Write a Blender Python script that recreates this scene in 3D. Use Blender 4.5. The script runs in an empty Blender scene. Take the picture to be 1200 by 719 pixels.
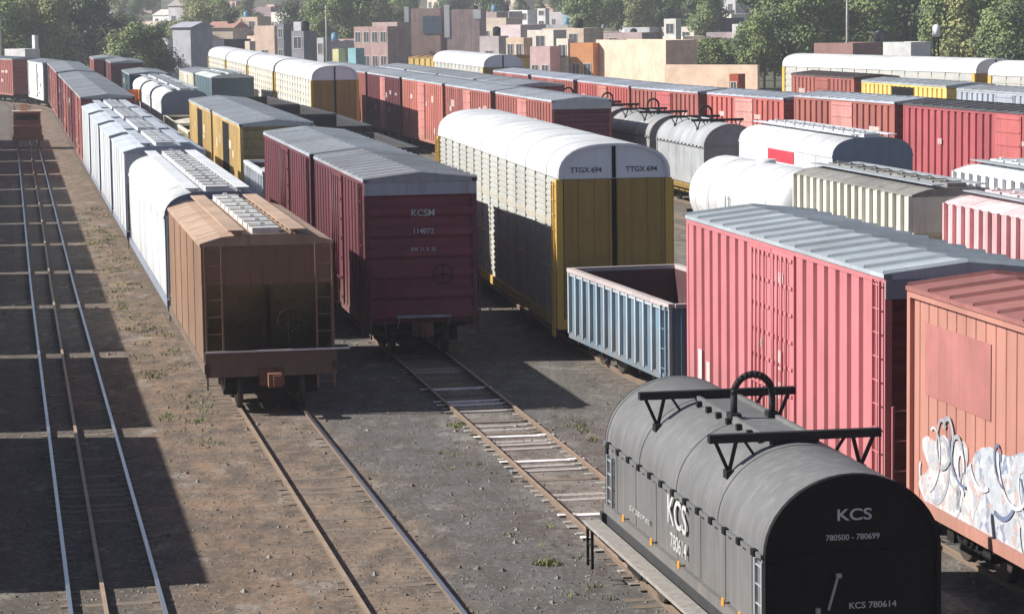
import bpy, math, random
from mathutils import Vector, Matrix
R = math.radians
rnd = random.Random(7)
scn = bpy.context.scene
col = scn.collection

# ------------------------------------------------------------------ camera constants (real camera: 9.65 m above the rails)
F_PX, CAM_H, HOR, ROLL = 3150.0, 9.65, 7.0, R(0.75)
PITCH = math.atan((359.5 - HOR) / F_PX)
def X_at(px, Y):
    return (px - 600) / F_PX * Y

# ------------------------------------------------------------------ node helpers
def newmat(name):
    m = bpy.data.materials.new(name); m.use_nodes = True
    nt = m.node_tree; nt.nodes.clear()
    out = nt.nodes.new('ShaderNodeOutputMaterial'); b = nt.nodes.new('ShaderNodeBsdfPrincipled')
    nt.links.new(b.outputs[0], out.inputs[0])
    return m, nt, b
def N(nt, typ, **kw):
    n = nt.nodes.new(typ)
    for k, v in kw.items():
        if k in ('blend_type', 'data_type', 'operation', 'feature', 'wave_type', 'bands_direction', 'interpolation_type'):
            setattr(n, k, v)
        else:
            n.inputs[k].default_value = v
    return n
def coords(nt, scale=(1, 1, 1), loc=(0, 0, 0), rand=True):
    tc = nt.nodes.new('ShaderNodeTexCoord'); mp = nt.nodes.new('ShaderNodeMapping')
    mp.inputs['Scale'].default_value = scale; mp.inputs['Location'].default_value = loc
    if rand:
        oi = nt.nodes.new('ShaderNodeObjectInfo'); ad = N(nt, 'ShaderNodeVectorMath', operation='MULTIPLY_ADD')
        cx = nt.nodes.new('ShaderNodeCombineXYZ')
        ml = N(nt, 'ShaderNodeMath', operation='MULTIPLY'); ml.inputs[1].default_value = 40
        nt.links.new(oi.outputs['Random'], ml.inputs[0])
        for i in range(3): nt.links.new(ml.outputs[0], cx.inputs[i])
        ad.inputs[1].default_value = (1, 1, 1)
        nt.links.new(tc.outputs['Object'], ad.inputs[0]); nt.links.new(cx.outputs[0], ad.inputs[2])
        nt.links.new(ad.outputs[0], mp.inputs[0])
    else:
        nt.links.new(tc.outputs['Object'], mp.inputs[0])
    return mp.outputs[0]
def noise(nt, vec, scale, detail=4, rough=.6):
    n = N(nt, 'ShaderNodeTexNoise', Scale=scale, Detail=detail, Roughness=rough)
    nt.links.new(vec, n.inputs['Vector']); return n.outputs[0]
def ramp(nt, fac, stops):
    r = nt.nodes.new('ShaderNodeValToRGB')
    e = r.color_ramp.elements
    while len(e) < len(stops): e.new(0.5)
    for el, (p, c) in zip(e, stops):
        el.position = p; el.color = (c[0], c[1], c[2], 1) if hasattr(c, '__len__') else (c, c, c, 1)
    nt.links.new(fac, r.inputs[0]); return r.outputs[0]
def mix(nt, fac, a, b, blend='MIX'):
    m = N(nt, 'ShaderNodeMix', data_type='RGBA', blend_type=blend)
    for idx, v in ((0, fac), (6, a), (7, b)):
        if hasattr(v, 'links'): nt.links.new(v, m.inputs[idx])
        else: m.inputs[idx].default_value = v if idx == 0 else (v[0], v[1], v[2], 1)
    return m.outputs[2]
def bump(nt, b, h, strength, dist):
    bp = N(nt, 'ShaderNodeBump', Strength=strength, Distance=dist)
    nt.links.new(h, bp.inputs['Height']); nt.links.new(bp.outputs[0], b.inputs['Normal'])
def scl(c, k): return tuple(min(1, v * k) for v in c)

_mc = {}
def paint(c, wear=.5, rust=(.11, .055, .03), rough=.6, fade=1.35, name='paint', metal=0):
    """weathered rail-car paint: faded patches, vertical dirt streaks, rust spots"""
    key = ('p', c, wear, rust, rough, fade, metal)
    if key in _mc: return _mc[key]
    m, nt, b = newmat(name)
    v = coords(nt); vs = coords(nt, (5, 5, .35))
    big = noise(nt, v, .7, 5); st = noise(nt, vs, 1.1, 5, .65); fine = noise(nt, v, 9, 4, .7)
    cc = mix(nt, ramp(nt, big, [(.35, 0), (.7, 1)]), c, scl(c, fade))
    cc = mix(nt, ramp(nt, st, [(.5, 0), (.72, wear)]), cc, mixc(c, rust, .65))
    cc = mix(nt, ramp(nt, fine, [(.62, 0), (.74, wear)]), cc, rust)
    tc = nt.nodes.new('ShaderNodeTexCoord'); sx = nt.nodes.new('ShaderNodeSeparateXYZ'); nt.links.new(tc.outputs['Object'], sx.inputs[0]); oi = nt.nodes.new('ShaderNodeObjectInfo')
    q1 = N(nt, 'ShaderNodeMath', operation='MULTIPLY'); q1.inputs[1].default_value = .62; nt.links.new(sx.outputs[1], q1.inputs[0])
    q2 = N(nt, 'ShaderNodeMath', operation='FLOOR'); nt.links.new(q1.outputs[0], q2.inputs[0])
    q3 = N(nt, 'ShaderNodeMath', operation='MULTIPLY_ADD'); q3.inputs[1].default_value = 37; nt.links.new(oi.outputs['Random'], q3.inputs[0]); nt.links.new(q2.outputs[0], q3.inputs[2])
    wn = nt.nodes.new('ShaderNodeTexWhiteNoise'); wn.noise_dimensions = '1D'; nt.links.new(q3.outputs[0], wn.inputs['W'])
    vv = ramp(nt, wn.outputs[0], [(0, 1 - .28 * wear), (1, 1 + .16 * wear)]); cc = mix(nt, 1.0, cc, vv, 'MULTIPLY')
    lo = N(nt, 'ShaderNodeMath', operation='MULTIPLY_ADD'); lo.inputs[1].default_value = -.9; lo.inputs[2].default_value = 1.75; nt.links.new(sx.outputs[2], lo.inputs[0])
    l2 = N(nt, 'ShaderNodeMath', operation='MULTIPLY'); l2.use_clamp = True; nt.links.new(lo.outputs[0], l2.inputs[0]); nt.links.new(ramp(nt, st, [(.35, 0), (.6, min(1, wear * 1.3))]), l2.inputs[1])
    cc = mix(nt, l2.outputs[0], cc, mixc(c, (.20, .155, .115), .7))
    nt.links.new(cc, b.inputs['Base Color'])
    rr = ramp(nt, st, [(.3, rough - .08), (.7, min(1, rough + .2))]); nt.links.new(rr, b.inputs['Roughness'])
    b.inputs['Metallic'].default_value = metal
    bump(nt, b, big, .25, .02)
    _mc[key] = m; return m
def mixc(a, b, t): return tuple(a[i] * (1 - t) + b[i] * t for i in range(3))
def plain(name, c, rough=.7, metal=0, var=.25, scale=3):
    key = ('pl', name, c, rough, metal)
    if key in _mc: return _mc[key]
    m, nt, b = newmat(name)
    v = coords(nt); n = noise(nt, v, scale, 5, .65)
    nt.links.new(mix(nt, ramp(nt, n, [(.3, 0), (.7, 1)]), scl(c, 1 - var), scl(c, 1 + var)), b.inputs['Base Color'])
    b.inputs['Roughness'].default_value = rough; b.inputs['Metallic'].default_value = metal
    if max(c) < .03: b.inputs['Specular IOR Level'].default_value = .15
    _mc[key] = m; return m

GALV = paint((.36, .385, .41), .55, (.20, .17, .15), .5, 1.25, 'galvanised_roof', .15)
GALVL = paint((.62, .64, .66), .3, (.30, .26, .2), .5, 1.15, 'pale_roof')
DARK = plain('undercarriage_black', (.018, .017, .016), .85)
WHEELM = plain('wheel_steel', (.09, .075, .065), .5, .5)
WHITE = paint((.58, .595, .61), .6, (.27, .23, .18), .5, 1.08, 'white_paint')
SHADE_SLATE = paint((.22, .26, .33), .4, (.12, .13, .15), .6, 1.2, 'shaded_end')  # blue-grey tint paints the shade onto the ends of white cars
WHITEB = paint((.55, .575, .60), .6, (.26, .24, .21), .5, 1.1, 'white_paint_b')
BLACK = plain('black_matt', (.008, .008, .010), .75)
INK = plain('lettering_white', (.42, .45, .48), .6)
INKD = plain('lettering_dark', (.06, .07, .1), .6)
YEL = paint((.50, .30, .05), .45, (.16, .10, .04), .55, 1.2, 'yellow_paint')
ORANGE = plain('orange_marker', (.75, .28, .03), .5)
WOODG = plain('weathered_timber', (.23, .20, .165), .9, scale=8)

# ------------------------------------------------------------------ mesh builder
class MB:
    def __init__(s): s.v = []; s.f = []; s.mi = []; s.sm = []
    def face(s, pts, mi=0, sm=False):
        n = len(s.v); s.v += [tuple(p) for p in pts]; s.f.append(tuple(range(n, n + len(pts)))); s.mi.append(mi); s.sm.append(sm)
    def box(s, x0, x1, y0, y1, z0, z1, mi=0):
        if x0 > x1: x0, x1 = x1, x0
        if y0 > y1: y0, y1 = y1, y0
        if z0 > z1: z0, z1 = z1, z0
        n = len(s.v)
        s.v += [(x0, y0, z0), (x1, y0, z0), (x1, y1, z0), (x0, y1, z0), (x0, y0, z1), (x1, y0, z1), (x1, y1, z1), (x0, y1, z1)]
        for q in ((0, 3, 2, 1), (4, 5, 6, 7), (0, 1, 5, 4), (1, 2, 6, 5), (2, 3, 7, 6), (3, 0, 4, 7)):
            s.f.append(tuple(n + i for i in q)); s.mi.append(mi); s.sm.append(False)
    def strip(s, A, B, mi=0, closed=False, sm=False):
        """quads between two equally long point rows"""
        n = len(s.v); k = len(A); s.v += [tuple(p) for p in A] + [tuple(p) for p in B]
        for i in range(k if closed else k - 1):
            j = (i + 1) % k
            s.f.append((n + i, n + j, n + k + j, n + k + i)); s.mi.append(mi); s.sm.append(sm)
    def tube(s, p0, p1, r, seg=8, r1=None, cap=True, mi=0, sm=True):
        p0 = Vector(p0); p1 = Vector(p1); d = (p1 - p0).normalized()
        u = d.orthogonal().normalized(); w = d.cross(u); r1 = r if r1 is None else r1
        A = [p0 + (u * math.cos(a) + w * math.sin(a)) * r for a in [2 * math.pi * i / seg for i in range(seg)]]
        B = [p1 + (u * math.cos(a) + w * math.sin(a)) * r1 for a in [2 * math.pi * i / seg for i in range(seg)]]
        s.strip(A, B, mi, True, sm)
        if cap: s.face(A[::-1], mi); s.face(B, mi)
    def bar(s, p0, p1, w, mi=0): s.tube(p0, p1, w * .7, 4, mi=mi, sm=False)
    def prism_y(s, prof, y0, y1, mi=0, caps=True, sm=False):
        """closed (x,z) profile extruded along y"""
        A = [(x, y0, z) for x, z in prof]; B = [(x, y1, z) for x, z in prof]
        s.strip(A, B, mi, True, sm)
        if caps: s.face(A, mi); s.face(B[::-1], mi)
    def build(s, name, mats, parent=None, loc=None, smooth_fix=True):
        me = s.mesh(name, mats)
        return link(name, me, parent, loc)
    def mesh(s, name, mats):
        me = bpy.data.meshes.new(name); me.from_pydata(s.v, [], s.f)
        if not isinstance(mats, (list, tuple)): mats = [mats]
        for m in mats: me.materials.append(m)
        me.polygons.foreach_set('material_index', s.mi); me.polygons.foreach_set('use_smooth', s.sm)
        import bmesh
        bm = bmesh.new(); bm.from_mesh(me); bmesh.ops.remove_doubles(bm, verts=bm.verts, dist=1e-5)
        bmesh.ops.recalc_face_normals(bm, faces=bm.faces); bm.to_mesh(me); bm.free(); me.update()
        return me
def link(name, data, parent=None, loc=None, rz=0):
    o = bpy.data.objects.new(name, data); col.objects.link(o)
    if parent: o.parent = parent
    if loc: o.location = loc
    if rz: o.rotation_euler.z = rz
    return o
def tag(o, label=None, cat=None, group=None, kind=None):
    if label: o['label'] = label
    if cat: o['category'] = cat
    if group: o['group'] = group
    if kind: o['kind'] = kind
    return o
def text(name, body, size, parent, loc, rot, mat, sx=1):
    c = bpy.data.curves.new(name, 'FONT'); c.body = body; c.size = size; c.extrude = .004; c.align_x = 'CENTER'; c.align_y = 'CENTER'
    c.offset = size * .012; c.materials.append(mat)
    t = bpy.data.objects.new('t', c); col.objects.link(t); bpy.context.view_layer.update()
    me = bpy.data.meshes.new_from_object(t.evaluated_get(bpy.context.evaluated_depsgraph_get())); bpy.data.objects.remove(t); me.name = name
    o = link(name, me, parent, loc); o.rotation_euler = rot; o.scale = (sx, 1, 1); return o

# ------------------------------------------------------------------ tracks
TR = {
 'Z': [(-.2, -30), (-40, 183), (-92, 460)],
 'A': [(7.2, -30), (-6.4, 42.5), (-16, 93.3), (-30.4, 170.7), (-51, 281), (-66, 345), (-95, 420)],
 'B': [(12.1, -30), (-1.57, 42.2), (-5.6, 63.3), (-23.3, 156.7), (-43.5, 264), (-48.2, 281), (-57, 300), (-70, 320)],
 'C': [(16.7, -30), (11.07 - .184 * 35, 35), (11.15 - .184 * 60, 60), (11.15 - .184 * 174, 174), (11.15 - .184 * 300, 300)],
 'D': [(22.4, -30), (11.34, 31), (8.23, 48.2), (5.6, 62.4), (3.0, 73.2), (2.72, 75.2), (-1.15, 100.7), (-12.2, 163), (-22.5, 212), (-40, 300)],
 'E': [(25.9, -30), (20.6 - .179 * 60, 60), (20.6 - .179 * 180, 180), (20.6 - .179 * 320, 320)],
 'F': [(35.5, -30), (16.6, 76), (11.9, 100), (4.0, 136.5), (-10.3, 209.5), (-26, 290)],
 'H': [(39.5, -30), (34 - .186 * 100, 100), (34 - .186 * 240, 240), (34 - .186 * 300, 300)],
 'I': [(40, 50), (23.3, 112.8), (19, 129), (9.6, 160), (4.1, 188), (-1, 215), (-9, 258), (-16, 300)],
 'J': [(52, 57), (33, 136), (27.7, 158), (21.2, 185), (12, 217), (-4, 290)],
 'K': [(78, 57), (45, 143), (34.3, 172), (21.6, 206), (8, 246), (-3, 290)],
}
def tx(k, Y):
    P = TR[k]
    for (x0, y0), (x1, y1) in zip(P, P[1:]):
        if Y <= y1 or (x1, y1) == P[-1]:
            return x0 + (x1 - x0) * (Y - y0) / (y1 - y0)
def yat(k, y):  # nearest smooth
    return Vector((tx(k, y), y, 0))

# ------------------------------------------------------------------ bogies, couplers (shared meshes)
def wheel_mesh():
    m = MB()
    for x0, x1, r in ((-.07, .05, .46), (.05, .075, .49)):
        m.tube((x0, 0, .46), (x1, 0, .46), r, 20)
    m.tube((-.1, 0, .46), (-.07, 0, .46), .14, 10)
    return m.mesh('wheel', WHEELM)
def frame_mesh(merged=False):
    m = MB()
    for sx in (-1, 1):
        x = sx * 1.0
        m.box(x - .07, x + .07, -1.2, 1.2, .62, .78); m.box(x - .07, x + .07, -.5, .5, .28, .42)
        for sy in (-1, 1):
            m.bar((x, sy * .45, .34), (x, sy * 1.0, .66), .1); m.box(x - .1, x + .1, sy * .9 - .17, sy * .9 + .17, .34, .64)
            m.box(x - .06, x + .06, sy * .3 - .05, sy * .3 + .05, .4, .66)
            m.tube((x - .04, sy * .12, .42), (x - .04, sy * .12, .62), .07, 8)
    m.box(-1.1, 1.1, -.2, .2, .55, .8)
    for sy in (-.9, .9):
        m.tube((-.75, sy, .46), (.75, sy, .46), .07, 8)
        if merged:
            for sx in (-1, 1): m.tube((sx * .75 - .06, sy, .46), (sx * .75 + .06, sy, .46), .47, 14)
    return m.mesh('bogie', DARK)
WHEEL = wheel_mesh(); FRAME = frame_mesh(); FRAMEM = frame_mesh(True)
def coupler_mesh():
    m = MB(); m.box(-.1, .1, -.62, 0, .72, .9); m.box(-.16, .16, -.9, -.6, .66, .98); m.box(-.05, .14, -1.0, -.88, .7, .95)
    m.box(-.3, .3, -.08, .04, .6, 1.0)
    return m.mesh('coupler', plain('coupler_rust', (.16, .07, .04), .8))
COUPLER = coupler_mesh()
def running_gear(root, L, far, inset=1.9):
    for s in (-1, 1):
        b = link('bogie', FRAMEM if far else FRAME, root, (0, s * (L / 2 - inset), 0))
        if not far:
            for sx in (-1, 1):
                for sy in (-.9, .9):
                    w = link('wheel', WHEEL, b, (sx * .76, sy, 0)); w.rotation_euler.z = 0 if sx < 0 else math.pi
    if not far:
        for s in (-1, 1):
            c = link('coupler', COUPLER, root, (0, s * L / 2, 0)); c.rotation_euler.z = 0 if s < 0 else math.pi

def ladder(name, parent, x0, y0, x1, y1, z0, z1, mat, n=None):
    """ladder between two uprights standing at (x0,y0) and (x1,y1)"""
    m = MB(); n = n or int((z1 - z0) / .38)
    for x, y in ((x0, y0), (x1, y1)): m.box(x - .022, x + .022, y - .022, y + .022, z0, z1)
    for i in range(n):
        z = z0 + .12 + i * (z1 - z0 - .2) / max(1, n - 1); m.bar((x0, y0, z), (x1, y1, z), .02)
    return m.build(name, mat, parent)

# ------------------------------------------------------------------ car builders; local frame: y along the car (near end -L/2), x across, z=0 rail head
def side_profile(L, kind, x, out):
    """row of (y, offset) describing a wall seen from above"""
    P = []; y = -L / 2
    if kind == 'corr': a, s_, b, d = .46, .035, .2, .085
    elif kind == 'post': a, s_, b, d = .09, .03, .72, .07
    elif kind == 'siding': a, s_, b, d = .40, .012, .035, .02
    else: a, s_, b, d = .05, .005, 1.4, .012
    n = max(1, round(L / (a + b + 2 * s_))); k = L / (n * (a + b + 2 * s_)); a *= k; b *= k; s_ *= k
    for i in range(n):
        P += [(y, 0), (y + b / 2, 0), (y + b / 2 + s_, d), (y + b / 2 + s_ + a, d), (y + b / 2 + 2 * s_ + a, 0)]; y += a + b + 2 * s_
    P.append((L / 2, 0))
    return P
def boxcar(root, L, W, H, c, roofm=None, kind='corr', endkind=8, far=False, endm=None, door=True, doorc=None, doubledoor=False, fascia=None, opendoor=False, wear=.6, fade=1.3):
    m = paint(c, wear, fade=fade, name='boxcar_paint'); endm = endm or m; roofm = roofm or GALV
    z0, ze = .98, H - .22; hw = W / 2 - .09
    b = MB()
    for sx in (-1, 1):
        P = side_profile(L, kind, 0, 0)
        b.strip([(sx * (hw + o), y, z0) for y, o in P], [(sx * (hw + o), y, ze - .16) for y, o in P])
        b.box(sx * (hw - .02), sx * (hw + .1), -L / 2, L / 2, ze - .16, ze + .02)      # top chord
        b.box(sx * (hw - .05), sx * (hw + .105), -L / 2, L / 2, z0 - .14, z0 + .06)    # side sill
        for sy in (-1, 1):
            yy = sy * L / 2; b.box(sx * (hw - .03), sx * (hw + .102), yy, yy - sy * .16, z0 - .1, ze)
    b.build('body', m, root)
    for sy in (-1, 1):
        e = MB()
        n = endkind; rows = []
        zz = z0 - .05; hgt = ze - zz
        for i in range(n):
            a = zz + hgt * i / n; d = hgt / n
            rows += [(a, 0), (a + d * .14, 0), (a + d * .3, .09), (a + d * .62, .09), (a + d * .78, 0)]
        rows.append((ze, 0))
        for (za, oa), (zb, ob) in zip(rows, rows[1:]):
            y0, y1 = sy * (L / 2 - .1 + oa), sy * (L / 2 - .1 + ob)
            e.face([(-hw, y0, za), (hw, y0, za), (hw, y1, zb), (-hw, y1, zb)])
        e.build('end_wall', endm, root)
    r = MB(); zr = .2
    for sx in (-1, 1):
        r.face([(0, -L / 2, ze + zr), (0, L / 2, ze + zr), (sx * (hw + .12), L / 2, ze + .03), (sx * (hw + .12), -L / 2, ze + .03)])
        n = max(3, round(L / 1.15))
        for i in range(n + 1):
            y = -L / 2 + .05 + i * (L - .1) / n
            r.strip([(0, y - .05, ze + zr + .002), (0, y, ze + zr + .06), (0, y + .05, ze + zr + .002)], [(sx * (hw + .12), y - .05, ze + .032), (sx * (hw + .12), y, ze + .09), (sx * (hw + .12), y + .05, ze + .032)])
    for sy in (-1, 1):
        r.face([(-hw - .12, sy * L / 2, ze + .03), (0, sy * L / 2, ze + zr), (hw + .12, sy * L / 2, ze + .03), (hw + .12, sy * L / 2, ze - .08), (-hw - .12, sy * L / 2, ze - .08)])
    for sx in (-1, 1):
        r.box(sx * (hw + .104), sx * (hw + .13), -L / 2, L / 2, ze - .05, ze + .03)
    r.build('roof', roofm, root)
    if fascia:
        f = MB(); f.box(-hw - .1, hw + .1, -L / 2 - .03, -L / 2 + .02, ze - .42, ze - .085); f.build('end_fascia', fascia, root)
    if door:
        dm = paint(doorc or c, wear, fade=fade, name='boxcar_paint')
        ws = [(-1.6, 0), (0.04, 1.6)] if doubledoor else [(-1.25, 1.25)]
        for sx in (-1, 1):
            for a, bb in ws:
                if opendoor and sx < 0:
                    d = MB(); d.box(sx * (hw + .088), sx * (hw + .1), a - .5, bb + .5, z0 + .1, ze - .2); d.build('door_opening', BLACK, root); continue
                d = MB(); d.box(sx * (hw + .06), sx * (hw + .14), a, bb, z0 + .02, ze - .14)
                for i in range(7):
                    z = z0 + .2 + i * (ze - z0 - .5) / 6; d.box(sx * (hw + .13), sx * (hw + .17), a + .08, bb - .08, z, z + .07)
                do = d.build('door', dm, root)
                if not far:
                    lb = MB()
                    for q in (.22, .42, .62, .8):
                        y = a + (bb - a) * q; lb.tube((sx * (hw + .2), y, z0), (sx * (hw + .2), y, ze - .2), .025, 6)
                    lb.box(sx * (hw + .17), sx * (hw + .21), a + .2, bb - .2, 1.75, 1.8)
                    lb.build('lock_bar', dm, do)
    u = MB(); u.box(-.25, .25, -L / 2 + .1, L / 2 - .1, .62, .9); u.box(-hw + .02, hw - .02, -L / 2 + .1, L / 2 - .1, .88, .98)
    u.box(-.5, .5, -1.4, -.2, .4, .7); u.tube((.7, .4, .55), (.7, 1.7, .55), .2, 10); u.box(-.9, -.5, .5, 1.2, .4, .8)
    for i in range(6):
        y = -L / 2 + L * (i + .5) / 6; u.box(-hw + .05, hw - .05, y - .06, y + .06, .72, .9)
    u.build('underframe', DARK, root)
    if not far:
        ladder('ladder', root, -hw - .17, -L / 2 + .1, -hw - .17, -L / 2 + .5, .55, ze - .1, m)
        ladder('ladder', root, -hw + .02, -L / 2 - .1, -hw + .42, -L / 2 - .1, .55, 2.4, m)
        ladder('ladder', root, hw + .17, -L / 2 + .1, hw + .17, -L / 2 + .5, .55, 2.4, m)
        p = MB(); p.box(-.75, .75, -L / 2 - .42, -L / 2 - .04, 1.14, 1.18)
        for x in (-.7, .7): p.bar((x, -L / 2 - .38, 1.14), (x, -L / 2 - .05, .85), .03)
        p.build('crossover_platform', GALV, root)
        w = MB(); cc = Vector((.55, -L / 2 - .2, 2.3)); pts = [cc + Vector((math.cos(a) * .27, 0, math.sin(a) * .27)) for a in [i * math.pi / 8 for i in range(16)]]
        for i in range(16): w.tube(pts[i], pts[(i + 1) % 16], .018, 5)
        for i in (0, 4, 8, 12): w.tube(cc, pts[i], .015, 5)
        w.tube(cc, cc + Vector((0, .15, 0)), .04, 8); w.build('brake_wheel', DARK, root)
    if far and W == 3.1 and H > 4.6 and door:
        qq = random.Random(str(root.location.x)); pm = paint(mixc(c, (.6, .56, .52), .55), .8, c, .7, 1.1, 'pale_lettering')
        for i in range(5):
            yy = qq.choice((-1, 1)) * qq.uniform(1.6, L / 2 - 1.2); zz = qq.choice((1.5, 2.2, 3.2, 3.5)); pp = MB(); pp.box(-hw - .1, -hw - .094, yy, yy + qq.uniform(.4, 1.3), zz, zz + qq.uniform(.15, .45)); pp.build('lettering_patch', pm, root)
    running_gear(root, L, far)

def hopper(root, L, W, H, m, roofm, style='flat', far=False, bays=3, endm=None, walkm=None, boardm=None, recess=None, sill=1.15):
    """covered hopper: flat-sided with roof slopes ('flat', 'rib') or round-sided ('round')"""
    hw = W / 2; zb = 1.15; ze = H - (.34 if style != 'round' else .8); slope = 1.7 if not far else 1.5
    if style == 'round':
        prof = []
        n = 10
        for i in range(n + 1):
            a = math.pi / 2 * i / n; prof.append((hw * (1 - (1 - math.cos(a)) * .55) if False else hw * math.cos(a) ** .62, ze + (H - .12 - ze) * math.sin(a)))
        side = [(hw * .975, zb + .02), (hw * .99, zb + .7), (hw, zb + 1.5)]
        right = side + prof
    else:
        right = [(hw, zb), (hw, ze), (hw - .5, ze + .16), (.45, H - .12), (0, H - .12)]
    left = [(-x, z) for x, z in right[::-1]][1:]
    full = right + left
    b = MB(); sm = style == 'round'
    ylo, yhi = -L / 2 + .55, L / 2 - .55
    # side panels as an open shell; wall below eave and roof above
    ring = full
    split = len(side) + 1 if style == 'round' else 2
    A = lambda y, P: [(x, y, z) for x, z in P]
    nR = len(right)
    if style == 'round':
        b.strip(A(ylo, ring), A(yhi, ring), 0, False, True)
        for i in range(1, bays * 2):
            y = ylo + (yhi - ylo) * i / (bays * 2); b.strip([(x * 1.006, y - .04, z + (.012 if z > ze else 0)) for x, z in ring], [(x * 1.006, y + .04, z + (.012 if z > ze else 0)) for x, z in ring], 0, False, True)
        for sx in (-1, 1): b.box(sx * (hw + .002), sx * (hw + .03), ylo, yhi, ze - .1, ze - .02)
    else:
        b.strip(A(ylo, [(hw, zb), (hw, ze)]), A(yhi, [(hw, zb), (hw, ze)])); b.strip(A(ylo, [(-hw, zb), (-hw, ze)]), A(yhi, [(-hw, zb), (-hw, ze)]))
    # upper end panels and slope sheets (hopper ends lean inwards below)
    for sy, ye in ((-1, ylo), (1, yhi)):
        ztop = 3.0 if H > 4 else 2.2
        up = [p for p in ring if p[1] >= ztop]
        rim = [(max(p[0] for p in ring if p[1] >= ztop) if False else hw * (1 if style != 'round' else .99), ztop)]
        pts = [(hw * .995, ztop)] + [p for p in ring if p[1] > ztop] + [(-hw * .995, ztop)]
        b.face([(x, ye, z) for x, z in pts], 1 if style == 'round' else 0)
        b.face([(-hw * .99, ye, ztop), (hw * .99, ye, ztop), (hw * .93, ye - sy * slope, zb), (-hw * .93, ye - sy * slope, zb)], 1)
        b.face([(-.06, ye + sy * .02, zb - .1), (-.06, ye + sy * .02, ztop), (-.06, ye - sy * slope, zb)]); b.face([(.06, ye + sy * .02, zb - .1), (.06, ye + sy * .02, ztop), (.06, ye - sy * slope, zb)])
    # bays below
    wlen = (yhi - ylo - 2 * slope) / bays
    for i in range(bays):
        ya = ylo + slope + wlen * i; yb = ya + wlen; q = wlen * .3
        for sx in (-1, 1): b.face([(sx * hw * .93, ya + .02, zb + .26), (sx * hw * .93, yb - .02, zb + .26), (sx * .45, yb - q, .42), (sx * .45, ya + q, .42)])
        for y0_, y1_ in ((ya + .02, ya + q), (yb - .02, yb - q)): b.face([(-hw * .93, y0_, zb + .26), (hw * .93, y0_, zb + .26), (.45, y1_, .42), (-.45, y1_, .42)])
    if style == 'rib':
        n = max(6, round((yhi - ylo) / .78))
        for i in range(n + 1):
            y = ylo + .06 + (yhi - ylo - .12) * i / n
            for sx in (-1, 1): b.box(sx * (hw + .002), sx * (hw + .13), y - .06, y + .06, zb, ze - .02)
    if style == 'flat':
        n = max(3, round((yhi - ylo) / 2.4))
        for i in range(1, n):
            y = ylo + (yhi - ylo) * i / n
            for sx in (-1, 1): b.box(sx * (hw + .001), sx * (hw + .014), y - .05, y + .05, zb, ze - .02)
    b.build('body', [m, recess or endm or m], root)
    if style != 'round':
        r = MB(); up = [(hw + .03, ze - .06), (hw + .03, ze + .01)] + right[2:] + left[:-2] + [(-hw - .03, ze + .01), (-hw - .03, ze - .06)]
        r.strip(A(ylo - .03, up), A(yhi + .03, up))
        for y in (ylo - .03, yhi + .03): r.face([(x, y, z) for x, z in up])
        n = max(3, round((yhi - ylo) / 1.9))
        for i in range(n + 1):
            y = ylo + (yhi - ylo) * i / n
            for sx in (-1, 1): r.strip([(sx * hw, y - .03, ze + .02), (sx * (hw - .5), y - .03, ze + .19), (sx * .45, y - .03, H - .09)], [(sx * hw, y + .03, ze + .02), (sx * (hw - .5), y + .03, ze + .19), (sx * .45, y + .03, H - .09)])
        r.build('roof', roofm, root)
    # hatches and running boards
    h = MB(); n = max(3, round(L / 1.5))
    for i in range(n):
        y = ylo + (yhi - ylo) * (i + .5) / n
        h.box(-.33, .33, y - (yhi - ylo) / n * .43, y + (yhi - ylo) / n * .43, H - .13, H + .02); h.box(-.36, .36, y - .04, y + .04, H + .02, H + .05)
        h.box(-.06, .06, y + .3, y + .42, H + .02, H + .08)
    h.build('hatch', walkm or roofm, root)
    wk = MB()
    for sx in (-1, 1):
        wk.box(sx * .55, sx * .95, ylo - .2, yhi + .2, H - .03, H + .0)
        nn = int(L / 1.2)
        for i in range(nn): y = ylo + (yhi - ylo) * i / nn; wk.box(sx * .6, sx * .66, y, y + .05, H - .2, H - .03)
    wk.build('running_board', boardm or (GALV if walkm is None else walkm), root)
    sl = MB()
    for sx in (-1, 1):
        sl.box(sx * (hw - .12), sx * (hw + .02), -L / 2, L / 2, .92, 1.15)
        for sy in (-1, 1):
            y = sy * (L / 2 - .5); sl.box(sx * (hw - .08), sx * (hw - .0), y - .06, y + .02, 1.15, 3.0 if H > 4 else 2.2)
            sl.bar((sx * (hw - .1), y, 2.6 if H > 4 else 2.0), (sx * (hw - .1), y - sy * 1.3, 1.2), .05)
    sl.box(-.3, .3, -L / 2, L / 2, .6, .9)
    for sy in (-1, 1):
        sl.box(-hw, hw, sy * L / 2, sy * (L / 2 - .12), .82, sill); sl.box(-hw + .1, hw - .1, sy * (L / 2 - .13), sy * (L / 2 - 1.5), .98, 1.05)
    sl.build('frame', endm or m, root)
    if not far:
        ladder('ladder', root, -hw + .06, -L / 2 + .12, -hw + .46, -L / 2 + .12, .5, ze, m)
        ladder('ladder', root, hw - .46, -L / 2 + .12, hw - .06, -L / 2 + .12, .5, ze, m)
        p = MB(); p.box(-hw + .02, hw + .32, -L / 2 - .03, -L / 2 - .003, sill, sill + .04)
        p.build('uncoupling_lever', GALVL, root)
        w = MB(); cc = Vector((.45, -L / 2 + .02, 2.15)); pts = [cc + Vector((math.cos(a) * .27, 0, math.sin(a) * .27)) for a in [i * math.pi / 8 for i in range(16)]]
        for i in range(16): w.tube(pts[i], pts[(i + 1) % 16], .018, 5)
        for i in (0, 4, 8, 12): w.tube(cc, pts[i], .015, 5)
        w.bar(cc + Vector((0, .06, 0)), cc + Vector((0, .06, -.7)), .05)
        w.build('brake_wheel', DARK, root)
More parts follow.
